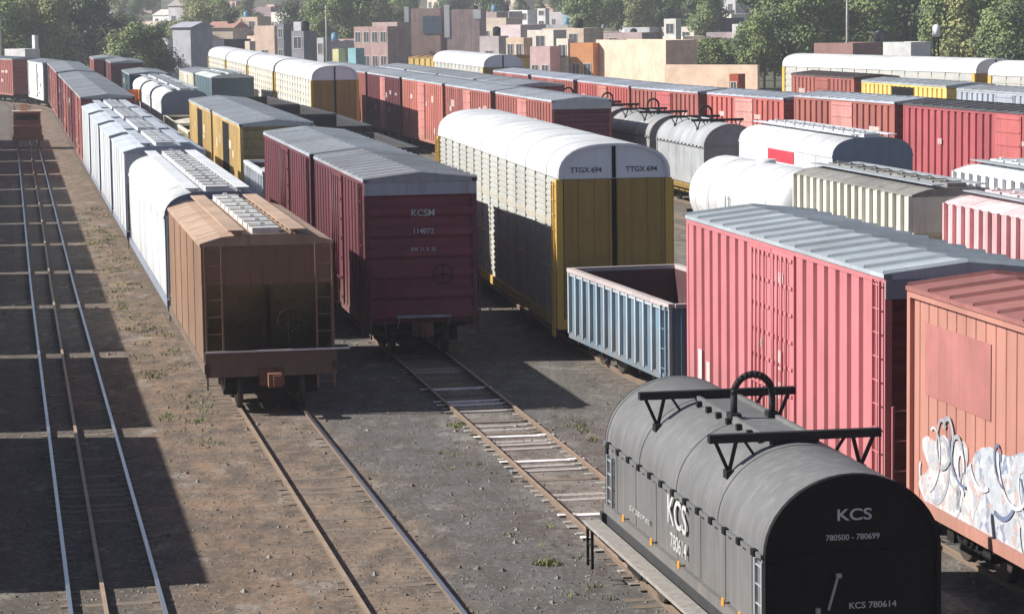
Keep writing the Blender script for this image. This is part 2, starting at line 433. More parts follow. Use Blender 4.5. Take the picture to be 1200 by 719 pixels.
        g = MB(); g.box(-1.15, 1.15, -L / 2 + .35, -L / 2 + .5, .35, .8); g.box(-.9, .9, -L / 2 + .7, -L / 2 + .8, .3, .6); g.build('brake_shade_block', DARK, root)  # black blocks added to deepen the dark under the end, as brake beams
    running_gear(root, L, far, 1.55)

def autorack(root, L, W, H, far=False, sidec=(.40, .405, .385), endc=(.34, .22, .05), postc=(.56, .36, .07), dark=None):
    hw = W / 2; ze = H - .95; z0 = .9
    sm_ = paint(sidec, .35, (.42, .33, .12), .5, 1.1, 'autorack_panel'); ym = paint(postc, .35, (.25, .17, .05), .5, 1.15, 'autorack_yellow')
    n = round(L / 1.9)
    for sx in (-1, 1):
        b = MB()
        b.box(sx * (hw - .06), sx * (hw - .03), -L / 2 + .3, L / 2 - .3, z0, ze)
        rows = 22 if not far else 8
        for i in range(rows):
            z = z0 + .25 + (ze - z0 - .3) * i / rows; b.box(sx * (hw - .032), sx * (hw), -L / 2 + .34, L / 2 - .34, z, z + (.10 if not far else .25))
        b.build('side_panel', sm_, root)
    for sx in (-1, 1):
        p = MB()
        for i in range(n + 1):
            y = -L / 2 + .35 + (L - .7) * i / n; p.box(sx * (hw - .03), sx * (hw + .022), y - .035, y + .035, z0, ze)
        for z in (2.3, 3.6): p.box(sx * (hw - .03), sx * (hw + .016), -L / 2 + .35, L / 2 - .35, z, z + .07)
        p.build('side_post', paint(mixc(sidec, postc, .22), .3, (.42, .33, .12), .5, 1.1, 'autorack_post'), root)
    q = MB()
    for sx in (-1, 1):
        for sy in (-1, 1):
            y = sy * (L / 2 - .22); q.box(sx * (hw - .12), sx * (hw + .07), y - .2, y + .2, .75, ze - .03)
        q.box(sx * (hw - .1), sx * (hw + .05), -L / 2, L / 2, .72, .98)
    for sy in (-1, 1): q.box(-hw + .1, hw - .1, sy * L / 2, sy * (L / 2 - .2), .72, 1.0)
    q.build('corner_post', ym, root)
    arc = []
    for i in range(17):
        a = math.pi * i / 16; arc.append(((hw + .02) * (abs(math.cos(a)) ** .8) * (1 if math.cos(a) > 0 else -1), ze + (H - ze) * math.sin(a) ** .75 if 0 < i < 16 else ze))
    r = MB(); r.strip([(x, -L / 2 + .04, z) for x, z in arc], [(x, L / 2 - .04, z) for x, z in arc], 0, False, True)
    for i in range(round(L / 1.9) + 1):
        y = -L / 2 + .1 + (L - .2) * i / round(L / 1.9)
        r.strip([(x * 1.006, y - .04, z + .012) for x, z in arc], [(x * 1.006, y + .04, z + .012) for x, z in arc], 0, False, True)
    r.build('roof', WHITE, root)
    for sy in (-1, 1):
        e = MB(); y = sy * (L / 2 - .06)
        e.face([(x * .985, y, z - .02) for x, z in arc]); e.strip([(x, sy * (L / 2 - .1), z) for x, z in arc], [(x, sy * (L / 2 + .03), z) for x, z in arc])
        e.strip([(x, sy * (L / 2 + .03), z) for x, z in arc], [(x * .95, sy * (L / 2 + .03), ze + (z - ze) * .93) for x, z in arc])
        eo = e.build('end_arch', paint((.80, .82, .88), .25, (.4, .4, .42), .45, 1.05, 'end_arch_pale'), root)
        if not far and sy < 0:
            for x, t in ((-.78, 'TTGX 694'), (.78, 'TTGX 694')): text('lettering', t, .2, eo, (x, y - .01, ze + .22), (R(90), 0, 0), INKD)
        for s in (-1, 1):
            d = MB(); d.box(s * .07, s * (hw - .14), sy * (L / 2 - .08), sy * (L / 2 - .02), 1.0, ze - .03)
            for x in (.1, .5, .95, hw - .2): d.box(s * x, s * (x + .05), sy * (L / 2 - .02), sy * (L / 2 + .01), 1.02, ze - .05)
            for z in (1.6, 2.6, 3.7): d.box(s * .1, s * (hw - .15), sy * (L / 2 - .02), sy * (L / 2 + .004), z, z + .05)
            d.build('end_door', paint(endc, .45, (.14, .10, .04), .55, 1.2, 'autorack_door'), root)
        k = MB(); k.box(-.066, .066, sy * (L / 2 - .15), sy * (L / 2 - .12), 1.0, ze); k.box(-.05, .05, sy * (L / 2 - .055), sy * (L / 2 - .03), ze, H - .05); k.build('door_gap', BLACK, root)
        if not far: 
            for s in (-1, 1): ladder('ladder', root, s * (hw + .12), sy * (L / 2 - .15), s * (hw + .12), sy * (L / 2 - .5), .5, ze - .1, ym)
    u = MB(); u.box(-.3, .3, -L / 2, L / 2, .55, .85); u.box(-hw + .1, hw - .1, -L / 2 + .1, L / 2 - .1, .83, .9); u.box(-.6, .6, -2, 2, .35, .7); u.build('underframe', DARK, root)
    running_gear(root, L, far, 2.6)

def gondola(root, L, W, H, c, far=False, inner=(.075, .03, .03), ribc=None, load=None, chord=None):
    m = paint(c, .55, (.16, .13, .11), .6, 1.5, 'gondola_paint'); hw = W / 2; z0 = .75 if H < 2.6 else .95
    b = MB()
    for sx in (-1, 1):
        b.box(sx * (hw - .06), sx * (hw - .1), -L / 2, L / 2, z0, H)
        b.box(sx * (hw - .1), sx * (hw), -L / 2, L / 2, z0 - .08, z0 + .08)
    for sy in (-1, 1): b.box(-hw + .05, hw - .05, sy * (L / 2 - .04), sy * (L / 2), z0, H - .01)
    for sy in (-1, 1):
        for i in range(4): x = -hw + .3 + (W - .6) * i / 3; b.box(x - .05, x + .05, sy * L / 2, sy * (L / 2 + .08), z0, H - .05)
    b.build('side_wall', m, root)
    n = round(L / .72)
    for sx in (-1, 1):
        rb = MB()
        for i in range(n + 1):
            y = -L / 2 + .06 + (L - .12) * i / n
            rb.box(sx * (hw - .06), sx * (hw + .03), y - .055, y + .055, z0 + .05, H - .05)
        rb.box(sx * (hw - .055), sx * (hw + .0), -L / 2 + .02, L / 2 - .02, H - .14, H - .05)
        rb.build('side_rib', paint(ribc or scl(c, 1.3), .6, (.16, .13, .11), .6, 1.3, 'gondola_rib'), root)
    t = MB()
    for sx in (-1, 1): t.box(sx * (hw - .12), sx * (hw + .045), -L / 2, L / 2, H - .04, H + .07)
    for sy in (-1, 1): t.box(-hw + .12, hw - .12, sy * (L / 2 - .1), sy * (L / 2 + .05), H - .04, H + .065)
    t.build('top_chord', paint(chord or scl(c, 1.3), .5, (.3, .2, .16), .6, 1.2, 'gondola_chord'), root)
    f = MB(); f.box(-hw + .1, hw - .1, -L / 2 + .04, L / 2 - .04, z0, z0 + .05)
    for sx in (-1, 1): f.box(sx * (hw - .1), sx * (hw - .13), -L / 2 + .05, L / 2 - .05, z0 + .05, H - .05)
    for sy in (-1, 1): f.box(-hw + .13, hw - .13, sy * (L / 2 - .045), sy * (L / 2 - .08), z0 + .05, H - .05)
    f.build('interior', paint(inner, .6, name='gondola_inside'), root)
    if load:
        g = MB(); nx, ny = 6, 30; q = random.Random(3)
        P = [[(-hw + .14 + (W - .28) * i / nx, -L / 2 + .1 + (L - .2) * j / ny, H - .5 + .35 * math.sin(math.pi * i / nx) + q.uniform(-.06, .06)) for i in range(nx + 1)] for j in range(ny + 1)]
        for j in range(ny): g.strip(P[j], P[j + 1])
        g.build('load', plain('load_gravel', load, .9, scale=14), root)
    u = MB(); u.box(-.28, .28, -L / 2, L / 2, .45, .75)
    for i in range(8): y = -L / 2 + L * (i + .5) / 8; u.box(-hw + .1, hw - .1, y - .07, y + .07, z0 - .2, z0 - .01)
    u.build('underframe', DARK, root)
    if not far: ladder('ladder', root, -hw - .08, -L / 2 + .1, -hw - .08, -L / 2 + .5, .4, H, m)
    running_gear(root, L, far, 1.7)

def tankcar(root, L, W, H, m):
    r = W / 2; zc = H - r; b = MB(); seg = 28; rings = []
    prof = [(-L / 2 + .35, .02), (-L / 2 + .42, .5), (-L / 2 + .6, .8), (-L / 2 + .85, .95), (-L / 2 + 1.15, 1)]
    prof += [(-y, k) for y, k in prof[::-1]]
    for y, k in prof: rings.append([(math.cos(a) * r * k, y, zc + math.sin(a) * r * k) for a in [2 * math.pi * i / seg for i in range(seg)]])
    for A, B in zip(rings, rings[1:]): b.strip(A, B, 0, True, True)
    for y in (-L / 2 + 2, -L * .25 + .5, 0, L * .25 - .5, L / 2 - 2):
        R_ = [(math.cos(a) * r * 1.008, zc + math.sin(a) * r * 1.008) for a in [2 * math.pi * i / seg for i in range(seg)]]
        b.strip([(x, y - .05, z) for x, z in R_], [(x, y + .05, z) for x, z in R_], 0, True, True)
    b.build('tank', m, root)
    ladder('ladder', root, -r - .06, -.3, -r - .06, .2, .9, zc + .3, GALV)
    d = MB(); d.tube((0, 0, H - .1), (0, 0, H + .12), .4, 16); d.build('manway', m, root)
    u = MB(); u.box(-.3, .3, -L / 2, L / 2, .55, .85)
    for sy in (-1, 1): u.box(-1.2, 1.2, sy * (L / 2 - 2) - .3, sy * (L / 2 - 2) + .3, .8, zc - .6); u.box(-1.4, 1.4, sy * L / 2, sy * (L / 2 - .15), .7, 1.0)
    u.build('frame', DARK, root); running_gear(root, L, True)

def coilcar(root, L, W, H, hood, near=False, framec=(.03, .03, .032)):
    hm = hood; hw = W / 2; spring = H - 1.08; zb = 1.15; L2 = L / 2 - .25
    fm = plain('coil_frame', framec, .8)
    arc = [(hw * math.cos(math.pi * i / 24), spring + (H - spring) * math.sin(math.pi * i / 24)) for i in range(25)]
    b = MB(); b.strip([(x, -L2, z) for x, z in arc], [(x, L2, z) for x, z in arc], 0, False, True)
    # pressed hoops on the arch
    for y in (-L2 + .06, -L2 * .5, 0, L2 * .5, L2 - .06):
        b.strip([(x * 1.007, y - .05, z + .007) for x, z in arc], [(x * 1.007, y + .05, z + .007) for x, z in arc], 0, False, True)
    for sx in (-1, 1):
        P = side_profile(2 * L2, 'plain', 0, 0)
        b.strip([(sx * (hw - .03 + o), y, zb) for y, o in P], [(sx * (hw - .03 + o), y, spring) for y, o in P])
        b.box(sx * (hw - .04), sx * (hw + .045), -L2, L2, spring - .03, spring + .03)
        b.box(sx * (hw - .04), sx * (hw + .05), -L2, L2, zb - .06, zb + .1)
        n = 13
        for i in range(n):
            y = -L2 + .35 + (2 * L2 - .7) * i / (n - 1); b.box(sx * (hw + .0), sx * (hw + .07), y - .08, y + .08, spring - .045, spring + .045, 1)
    ho = b.build('hood', [hm, BLACK], root)
    for sy in (-1, 1):
        e = MB(); y = sy * (L2 + .01)
        e.face([(x, y, z) for x, z in arc] + [(-hw, y, zb), (hw, y, zb)])
        out = [(hw, zb)] + arc + [(-hw, zb)]
        e.strip([(x, sy * (L2 - .06), z) for x, z in out], [(x, sy * (L2 + .07), z) for x, z in out]); e.strip([(x, sy * (L2 + .07), z) for x, z in out], [(x * .955, sy * (L2 + .07), spring + (z - spring) * .955) for x, z in out])
        e.strip([(x * .955, sy * (L2 + .07), spring + (z - spring) * .955) for x, z in out], [(x * .955, sy * (L2 + .012), spring + (z - spring) * .955) for x, z in out])
        e.box(-hw + .05, hw - .05, sy * (L2 + .012), sy * (L2 + .05), spring + .0, spring + .035)
        e.box(-hw + .05, -hw + .17, sy * (L2 + .012), sy * (L2 + .09), spring - .3, spring - .1)
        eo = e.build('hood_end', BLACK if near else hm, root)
        if near and sy < 0:
            text('lettering', 'KCS', .22, eo, (0.02, y - .012, spring + .52), (R(90), 0, 0), INK, 1.25)
            text('lettering', '780500 - 780699', .11, eo, (0, y - .012, spring + .22), (R(90), 0, 0), INK, 1.0)
            text('lettering', 'KCS 780614', .12, eo, (.28, y - .012, spring - .72), (R(90), 0, 0), INK, 1.1)
            h = MB(); h.bar((-.35, y - .05, spring - .75), (-.22, y - .05, spring - .3), .03); h.box(-.24, -.17, y - .07, y - .02, spring - .32, spring - .26)
            h.box(-.52, -.46, y - .06, y - .01, spring - .85, spring - .72); h.build('handhold', GALV, eo)
    # stacking beams with V brackets
    dm = plain('beam_black', (.02, .02, .022), .6)
    for k, y in enumerate((-2.2, 2.2)):
        t = MB(); zt = H + .09; bw = 1.28
        t.box(-bw, bw, y - .07, y + .07, zt - .06, zt + .06)
        for sx in (-1, 1):
            foot = Vector((sx * .98, y, spring + (H - spring) * math.sqrt(max(0, 1 - (.98 / hw) ** 2)) + .02))
            t.bar((sx * (bw - .08), y, zt), foot, .05); t.bar((sx * (bw - .42), y, zt), foot, .05)
            f2 = Vector((sx * .62, y, spring + (H - spring) * math.sqrt(1 - (.62 / hw) ** 2))); t.bar((sx * (bw - .5), y, zt), f2, .04)
            t.box(foot.x - .06, foot.x + .06, y - .1, y + .1, foot.z - .08, foot.z + .04)
        t.box(-.35, .35, y - .05, y + .05, H - .02, zt)
        t.build('stacking_beam', dm, root)
    c = MB()
    for sx in (-1, 1):
        c.box(sx * .30, sx * .36, -2.13, 2.13, H - .04, H + .07)
        for i in range(7): y = -1.8 + i * .6; c.box(sx * .36, sx * .44, y - .05, y + .05, H - .06, H + .03, 1)
    c.box(-.29, .29, -2.12, 2.12, H - .03, H + .015)
    c.build('lifting_rail', [hm, dm], root)
    lp = MB(); pr = None
    for k in range(13):
        a = math.pi * k / 12; p = Vector((-.30 * math.cos(a), 0.05, H + .38 + .3 * math.sin(a)))
        if pr is not None: lp.tube(pr, p, .055, 8)
        pr = p
    for sx in (-1, 1): lp.tube((sx * .30, .05, H - .02), (sx * .30, .05, H + .38), .055, 8); lp.box(sx * .22, sx * .38, -.1, .2, H + .02, H + .1)
    lp.build('lifting_hoop', dm, root)
    f = MB()
    f.box(-.35, .35, -L / 2, L / 2, .5, .85); f.box(-hw + .05, hw - .05, -L2, L2, .95, 1.1)
    for sx in (-1, 1):
        f.box(sx * (hw - .12), sx * (hw - .02), -L / 2, L / 2, .62, 1.08)
        for i in range(9): y = -L / 2 + .2 + (L - .4) * i / 8; f.bar((sx * (hw - .05), y, .55), (sx * 1.5, y, .86), .04)
    for sy in (-1, 1): f.box(-1.3, 1.3, sy * L / 2, sy * (L / 2 - .15), .7, 1.05)
    f.build('frame', fm, root)
    for sx in (-1, 1):
        w = MB(); w.box(sx * 1.3, sx * 1.58, -L / 2, L / 2, .86, .92)
        w.build('walkway', plain('walkway_dusty', (.27, .25, .225) if near else framec, .85, scale=10), root)
    if near:
        ladder('ladder', root, -1.53, L / 2 - .08, -1.53, L / 2 - .45, .15, .88, DARK, 3)
        ladder('ladder', root, -1.22, -L / 2 + .35, -1.22, -L / 2 + .7, 1.2, 2.2, GALV, 4); ladder('ladder', root, -1.24, L / 2 - .75, -1.24, L / 2 - .4, 1.2, 2.1, GALV, 4)
        q = random.Random(5)
        for y in (-3.9, -3.0, -.4, 1.4, 3.4):
            o = MB(); o.box(-hw - .065, -hw - .05, y - .06, y + .06, zb + .06, zb + .17); o.build('reflector', ORANGE, root)
        gm = plain('faded_markings', (.42, .42, .41), .8, scale=6)
        text('lettering', 'KCS', .62, ho, (-hw - .012, -.1, 1.95), (R(90), 0, R(-90)), gm, 1.1)
        text('lettering', '780614', .34, ho, (-hw - .012, -.2, 1.5), (R(90), 0, R(-90)), gm, 1.0)
        text('lettering', 'LD LMT 202300 LT WT 60700', .11, ho, (-hw - .012, 2.4, 1.5), (R(90), 0, R(-90)), gm)
    running_gear(root, L, not near, 1.6)

# ------------------------------------------------------------------ place cars
def place(track, y0, y1, name, label, cat, group, fn, *a, **k):
    """car between near end y0 and far end y1 on a track; fn builds it"""
    p0, p1 = yat(track, y0 + (y1 - y0) * .15), yat(track, y1 - (y1 - y0) * .15)
    d = (p1 - p0).normalized(); L = (y1 - y0) / d.y; c = yat(track, (y0 + y1) / 2); c = (c + (p0 + p1) / 2) / 2
    root = link(name, None, None, (c.x, c.y, 0)); root.empty_display_size = 2
    root.rotation_euler.z = math.atan2(-d.x, d.y)
    tag(root, label, cat, group)
    fn(root, L, *a, **k); return root
MAROON = (.095, .018, .026); RED = (.27, .085, .068); PINK = (.43, .145, .16); SALMON = (.38, .175, .135); BROWN = (.20, .115, .07)
GB, GH, GA, GG, GC = 'boxcars standing in the yard', 'covered hoppers standing in the yard', 'autoracks standing in the yard', 'gondolas standing in the yard', 'coil cars standing in the yard'

# track B
place('B', 64.6, 77.8, 'covered_hopper', 'rusty brown covered hopper nearest the camera on the left, its slope-sheeted end in shade', 'hopper car', GH, hopper, 3.2, 4.35, paint(BROWN, .6, (.12, .05, .03), .75, 1.35, 'rust_brown'), paint((.36, .25, .18), .6, (.20, .11, .07), .8, 1.35, 'rust_roof'), 'flat', walkm=paint((.55, .54, .52), .7, (.2, .17, .15), .6, 1.2, 'speckled_hatch'), bays=2, boardm=paint((.36, .25, .18), .6, (.20, .11, .07), .8, 1.35, 'rust_roof'), recess=paint((.17, .13, .06), .6, (.06, .045, .03), .85, 1.4, 'olive_recess'), sill=1.42, endm=paint((.11, .075, .055), .7, (.05, .035, .025), .85, 1.3, 'sill_brown'))  # recess sheet is olive brown with darker blotches
place('B', 79.2, 101.6, 'covered_hopper', 'long white round-sided hopper directly behind the rusty brown hopper', 'hopper car', GH, hopper, 3.15, 4.42, WHITE, paint((.5, .53, .57), .6, (.3, .28, .26), .6, 1.2, 'dusty_white'), 'round', endm=SHADE_SLATE, walkm=paint((.5, .5, .5), .6, (.3, .28, .26), .6, 1.3, 'grey_hatch'), boardm=GALVL)
for i, (a, b) in enumerate(((104, 116.2), (117.4, 129.4), (130.6, 142.8), (144, 156.4))):
    place('B', a, b, 'covered_hopper', 'short white covered hopper, ' + ('first', 'second', 'third', 'fourth and farthest')[i] + ' of four beyond the long round-sided one', 'hopper car', GH, hopper, 3.15, 4.55, WHITEB, paint((.42, .46, .51), .4, (.3, .28, .27), .55, 1.3, 'grey_hopper_roof'), 'flat', far=i > 0, bays=2, walkm=WHITE, boardm=paint((.36, .40, .45), .4, (.3, .28, .27), .55, 1.3, 'grey_hopper_board'), endm=SHADE_SLATE)
for i, (a, b) in enumerate(((158, 172), (173.2, 187.5), (188.7, 203), (204.2, 218), (225, 239), (240.2, 254), (255, 266))):
    place('B', a, b, 'boxcar', 'red boxcar with grey roof, ' + ('first', 'second', 'third', 'fourth', 'fifth', 'sixth', 'seventh')[i] + ' in the line beyond the white hoppers at left', 'boxcar', GB, boxcar, 3.1, 4.85, (RED, MAROON, RED, MAROON, RED, RED, MAROON)[i], far=True)
place('B', 269.5, 283.5, 'boxcar', 'small white-sided boxcar on the far left curve', 'boxcar', GB, boxcar, 3.1, 4.8, (.7, .7, .7), kind='plain', endm=plain('shaded_end', (.1, .12, .15)), far=True)  # end coloured dark slate to stand for its shade
place('B', 288, 302, 'boxcar', 'red boxcar at the left edge behind the white-sided one', 'boxcar', GB, boxcar, 3.1, 4.9, RED, far=True)
# track C
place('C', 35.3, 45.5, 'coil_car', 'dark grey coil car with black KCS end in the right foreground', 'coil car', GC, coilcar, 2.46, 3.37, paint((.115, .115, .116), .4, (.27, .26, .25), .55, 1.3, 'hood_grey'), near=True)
place('C', 74.1, 86.2, 'boxcar', 'dark maroon boxcar with shaded corrugated end beside the rusty brown hopper', 'boxcar', GB, boxcar, 3.12, 5.15, MAROON, paint((.26, .27, .29), .5, (.16, .14, .13), .55, 1.3, 'dull_roof'), 'corr', 7, fascia=paint((.32, .32, .37), .5, name='fascia_grey'), endm=paint((.15, .022, .04), .35, name='maroon_end'))
place('C', 87.4, 103.4, 'boxcar', 'dark maroon boxcar with pale patch on its door, coupled beyond the nearest maroon one', 'boxcar', GB, boxcar, 3.12, 5.15, MAROON, None, 'corr', 7)
place('C', 104.8, 113.2, 'gondola_car', 'short light grey gondola just beyond the two maroon boxcars', 'gondola', GG, gondola, 3.0, 3.3, (.42, .44, .47), True, load=(.4, .4, .42))
for i, (a, b) in enumerate(((114.5, 130), (131.2, 147))):
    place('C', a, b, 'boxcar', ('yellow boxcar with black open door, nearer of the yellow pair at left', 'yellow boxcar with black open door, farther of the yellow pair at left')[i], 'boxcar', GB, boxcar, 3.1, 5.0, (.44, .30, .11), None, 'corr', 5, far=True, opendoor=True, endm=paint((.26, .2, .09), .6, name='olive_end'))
place('C', 149, 159.5, 'gondola_car', 'cream gondola close behind the yellow boxcars', 'gondola', GG, gondola, 3.0, 2.9, (.55, .5, .38), True, load=(.45, .42, .36))
place('C', 160.7, 173, 'gondola_car', 'cream gondola between the yellow boxcars and the far white hoppers', 'gondola', GG, gondola, 3.0, 2.9, (.58, .53, .4), True, load=(.5, .46, .38))
for i, (a, b) in enumerate(((174.4, 187.3), (188.6, 201.6), (202.8, 216))):
    place('C', a, b, 'covered_hopper', 'white round-topped hopper with blue-grey shaded end, ' + ('nearest', 'middle', 'farthest')[i] + ' of the three beyond the yellow boxcars', 'hopper car', GH, hopper, 3.1, 4.6, WHITE, WHITE, 'round', True, endm=SHADE_SLATE)
place('C', 221, 236, 'boxcar', 'dark teal boxcar beyond the far white hoppers at left', 'boxcar', GB, boxcar, 3.1, 4.7, (.03, .07, .08), far=True)
place('C', 262, 277, 'boxcar', 'dark maroon boxcar in front of the round green tree at left', 'boxcar', GB, boxcar, 3.1, 4.9, (.12, .03, .04), far=True)
r_ = link('boxcar', None, None, (-42.2, 283, 0)); r_.rotation_euler.z = R(10.5); tag(r_, 'red boxcar with black middle band on its end, far left', 'boxcar', GB)
boxcar(r_, 14, 3.0, 5.0, RED, far=True); k_ = MB(); k_.box(-.5, .5, -7.08, -7.02, 1.0, 4.5); k_.build('end_stripe', BLACK, r_)
# track D
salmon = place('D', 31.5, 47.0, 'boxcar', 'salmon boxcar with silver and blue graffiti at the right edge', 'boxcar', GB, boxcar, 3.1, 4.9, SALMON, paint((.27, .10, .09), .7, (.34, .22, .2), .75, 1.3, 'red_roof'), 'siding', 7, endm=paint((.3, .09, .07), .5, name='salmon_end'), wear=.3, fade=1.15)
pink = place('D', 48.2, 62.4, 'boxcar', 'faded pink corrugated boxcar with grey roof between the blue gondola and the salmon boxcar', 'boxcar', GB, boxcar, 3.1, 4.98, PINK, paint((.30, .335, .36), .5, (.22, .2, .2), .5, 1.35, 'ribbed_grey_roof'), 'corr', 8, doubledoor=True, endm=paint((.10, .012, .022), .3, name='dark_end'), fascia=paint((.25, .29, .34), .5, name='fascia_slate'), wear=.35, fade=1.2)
place('D', 63.8, 73.0, 'gondola_car', 'blue ribbed open gondola with empty maroon inside, in front of the yellow-ended autorack', 'gondola', GG, gondola, 3.1, 2.5, (.10, .165, .22), ribc=(.33, .37, .40), chord=(.42, .36, .35), inner=(.06, .022, .026))
place('D', 74.2, 100.5, 'autorack', 'tall autorack with white arched roof and yellow end doors in the middle of the yard', 'autorack', GA, autorack, 3.12, 5.85)
for i, (a, b) in enumerate(((127, 142.5), (144.3, 160), (161.3, 177), (178.3, 195))):
    place('D', a, b, 'gondola_car', ('gondola heaped with pale gravel at the near end of the black gondola line', 'black empty gondola right behind the gravel-loaded one', 'black empty gondola, third in its line beside the far white autoracks', 'black empty gondola, last in its line next to the teal-ended hopper')[i], 'gondola', GG, gondola, 3.0, 3.3 if i else 3.0, (.022, .026, .032), True, inner=(.02, .02, .022), load=(.45, .45, .43) if i == 0 else None)
place('D', 204, 219, 'covered_hopper', 'grey-roofed hopper with dark teal end left of the far white autoracks', 'hopper car', GH, hopper, 3.2, 4.9, paint((.06, .1, .115), .3, name='teal_dark'), paint((.45, .48, .47), .4, name='pale_green_roof'), 'flat', True)
place('D', 221, 236, 'boxcar', 'cream boxcar partly hidden behind the teal-ended hopper', 'boxcar', GB, boxcar, 3.1, 4.7, (.55, .52, .42), far=True)
# track E
for i, (a, b) in enumerate(((180, 206.3), (207.8, 231.3), (232.6, 256), (257.3, 281))):
    place('E', a, b, 'autorack', 'white autorack with ochre end, ' + ('nearest', 'second', 'third', 'farthest')[i] + ' of the four in the left background line', 'autorack', GA, autorack, 3.1, 5.85, True, (.56, .55, .49))
# track F
place('F', 67.5, 84.4, 'covered_hopper', 'ribbed covered hopper of chalky faded pink at the right edge behind the pink boxcar roof', 'hopper car', GH, hopper, 3.1, 3.75, paint((.56, .30, .31), .7, (.62, .58, .57), .7, 1.4, 'chalky_pink'), paint((.60, .46, .47), .7, (.25, .18, .18), .7, 1.3, 'chalky_roof'), 'rib', True)
place('F', 86.3, 99.8, 'covered_hopper', 'cream ribbed low hopper with dirty dark roof behind the pink boxcar', 'hopper car', GH, hopper, 3.1, 3.75, paint((.55, .54, .47), .45, (.25, .22, .17), .6, 1.2, 'cream_paint'), paint((.17, .165, .155), .7, (.45, .43, .38), .7, 1.5, 'sooty_roof'), 'rib', True)
place('F', 101, 114.2, 'tank_car', 'white round tank car between the cream ribbed hopper and the red boxcars', 'tank car', None, tankcar, 3.2, 3.3, WHITE)
for i, (a, b) in enumerate(((138, 153), (154.6, 169.5), (170.7, 186.8), (188, 203.5), (204.7, 220), (221.2, 236))):
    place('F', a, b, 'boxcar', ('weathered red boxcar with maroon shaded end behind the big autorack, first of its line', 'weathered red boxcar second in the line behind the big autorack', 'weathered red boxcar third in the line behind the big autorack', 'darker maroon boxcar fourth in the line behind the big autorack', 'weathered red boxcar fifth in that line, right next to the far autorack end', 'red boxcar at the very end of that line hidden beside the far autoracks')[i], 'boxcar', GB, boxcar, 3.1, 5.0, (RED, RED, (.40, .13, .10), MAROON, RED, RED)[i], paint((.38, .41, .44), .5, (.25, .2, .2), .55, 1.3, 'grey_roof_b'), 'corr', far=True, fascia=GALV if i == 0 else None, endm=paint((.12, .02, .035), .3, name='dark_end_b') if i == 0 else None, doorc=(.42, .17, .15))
# track H
place('H', 78, 93, 'covered_hopper', 'white hopper at the right edge behind the chalky pink one', 'hopper car', GH, hopper, 3.1, 4.2, WHITE, GALVL, 'rib', True)
wh = place('H', 105.4, 120, 'covered_hopper', 'white round-sided hopper with red marking and slate-shaded end above the pink boxcar roof', 'hopper car', GH, hopper, 3.3, 4.45, WHITE, WHITE, 'round', True, endm=SHADE_SLATE, boardm=GALVL)
s_ = MB(); s_.box(-1.68, -1.645, -1.6, 2.2, 3.0, 3.5); s_.build('red_marking', plain('marking_red', (.5, .03, .05), .6), wh)
for i, y in enumerate((126.5, 137.2, 148, 158.7)):
    place('H', y, y + 9.6, 'coil_car', 'grey-hooded coil car with rusty yellow frame, ' + ('nearest', 'second', 'third', 'farthest')[i] + ' of the row behind the big autorack', 'coil car', GC, coilcar, 2.7, 4.0, paint(((.26, .27, .28), (.22, .22, .22), (.25, .23, .23), (.14, .15, .15))[i], .4, (.4, .4, .4), .5, 1.5, 'hood_far'), False, (.22, .14, .03))
for i, (a, b) in enumerate(((172, 186.5), (188, 203), (204, 219), (220.3, 235))):
    place('H', a, b, 'boxcar', 'red boxcar showing mostly grey roof, ' + ('nearest', 'second', 'third', 'farthest')[i] + ' beyond the row of grey-hooded coil cars', 'boxcar', GB, boxcar, 3.1, 4.8, RED, far=True)
# track I
for i, (a, b) in enumerate(((104, 125.8), (127, 138.6), (139.9, 150.4), (151.6, 162.8), (164, 178), (179.3, 193), (194.3, 208))):
    place('I', a, b, 'boxcar', 'long-line red boxcar under the peach wall, ' + ('nearest, with blackened roof edge at the right edge', 'second from the right', 'third from the right', 'fourth from the right', 'fifth from the right', 'sixth from the right', 'seventh and farthest')[i], 'boxcar', GB, boxcar, 3.1, 5.1 if i < 2 else 4.9, ((.30, .065, .075), RED, (.38, .10, .085), RED, (.34, .08, .07), RED, RED)[i], paint((.05, .05, .055), .5, (.2, .19, .2), .6, 1.6, 'black_roof') if i == 0 else paint((.40, .43, .48), .6, (.24, .22, .22), .55, 1.2, 'blue_grey_roof'), 'corr', far=True, doorc=((.36, .09, .09), (.45, .2, .18), (.5, .25, .22), (.36, .09, .09), (.42, .17, .13), RED, RED)[i])
place('I', 212, 237, 'autorack', 'white-roofed autorack in front of the brick building', 'autorack', GA, autorack, 3.1, 5.85, True)
# track J, K
place('J', 145, 158, 'boxcar', 'grey-sided boxcar right of the yellow one at the right edge', 'boxcar', GB, boxcar, 3.1, 4.7, (.30, .33, .38), far=True)
place('J', 159.5, 173, 'boxcar', 'bright yellow boxcar with black open door at right', 'boxcar', GB, boxcar, 3.1, 4.8, (.66, .47, .14), far=True, opendoor=True)
place('J', 174.3, 186, 'boxcar', 'red boxcar between the yellow boxcar and the far right autorack', 'boxcar', GB, boxcar, 3.1, 4.95, RED, paint((.08, .06, .06), .5, name='dark_roof_c'), far=True)
place('K', 150, 176.3, 'autorack', 'white autorack at the right edge under the trees', 'autorack', GA, autorack, 3.1, 5.7, True)
place('K', 177.8, 204.5, 'autorack', 'white autorack under the trees with its far end beside the peach wall', 'autorack', GA, autorack, 3.1, 5.8, True)
r_ = link('boxcar', None, None, (-4.0, 268, 0)); r_.rotation_euler.z = R(52); tag(r_, 'yellow boxcar standing behind the white-roofed autorack', 'boxcar', GB)
boxcar(r_, 13, 3.0, 4.9, (.6, .42, .12), paint((.28, .15, .07), .4, name='brown_roof_c'), far=True)
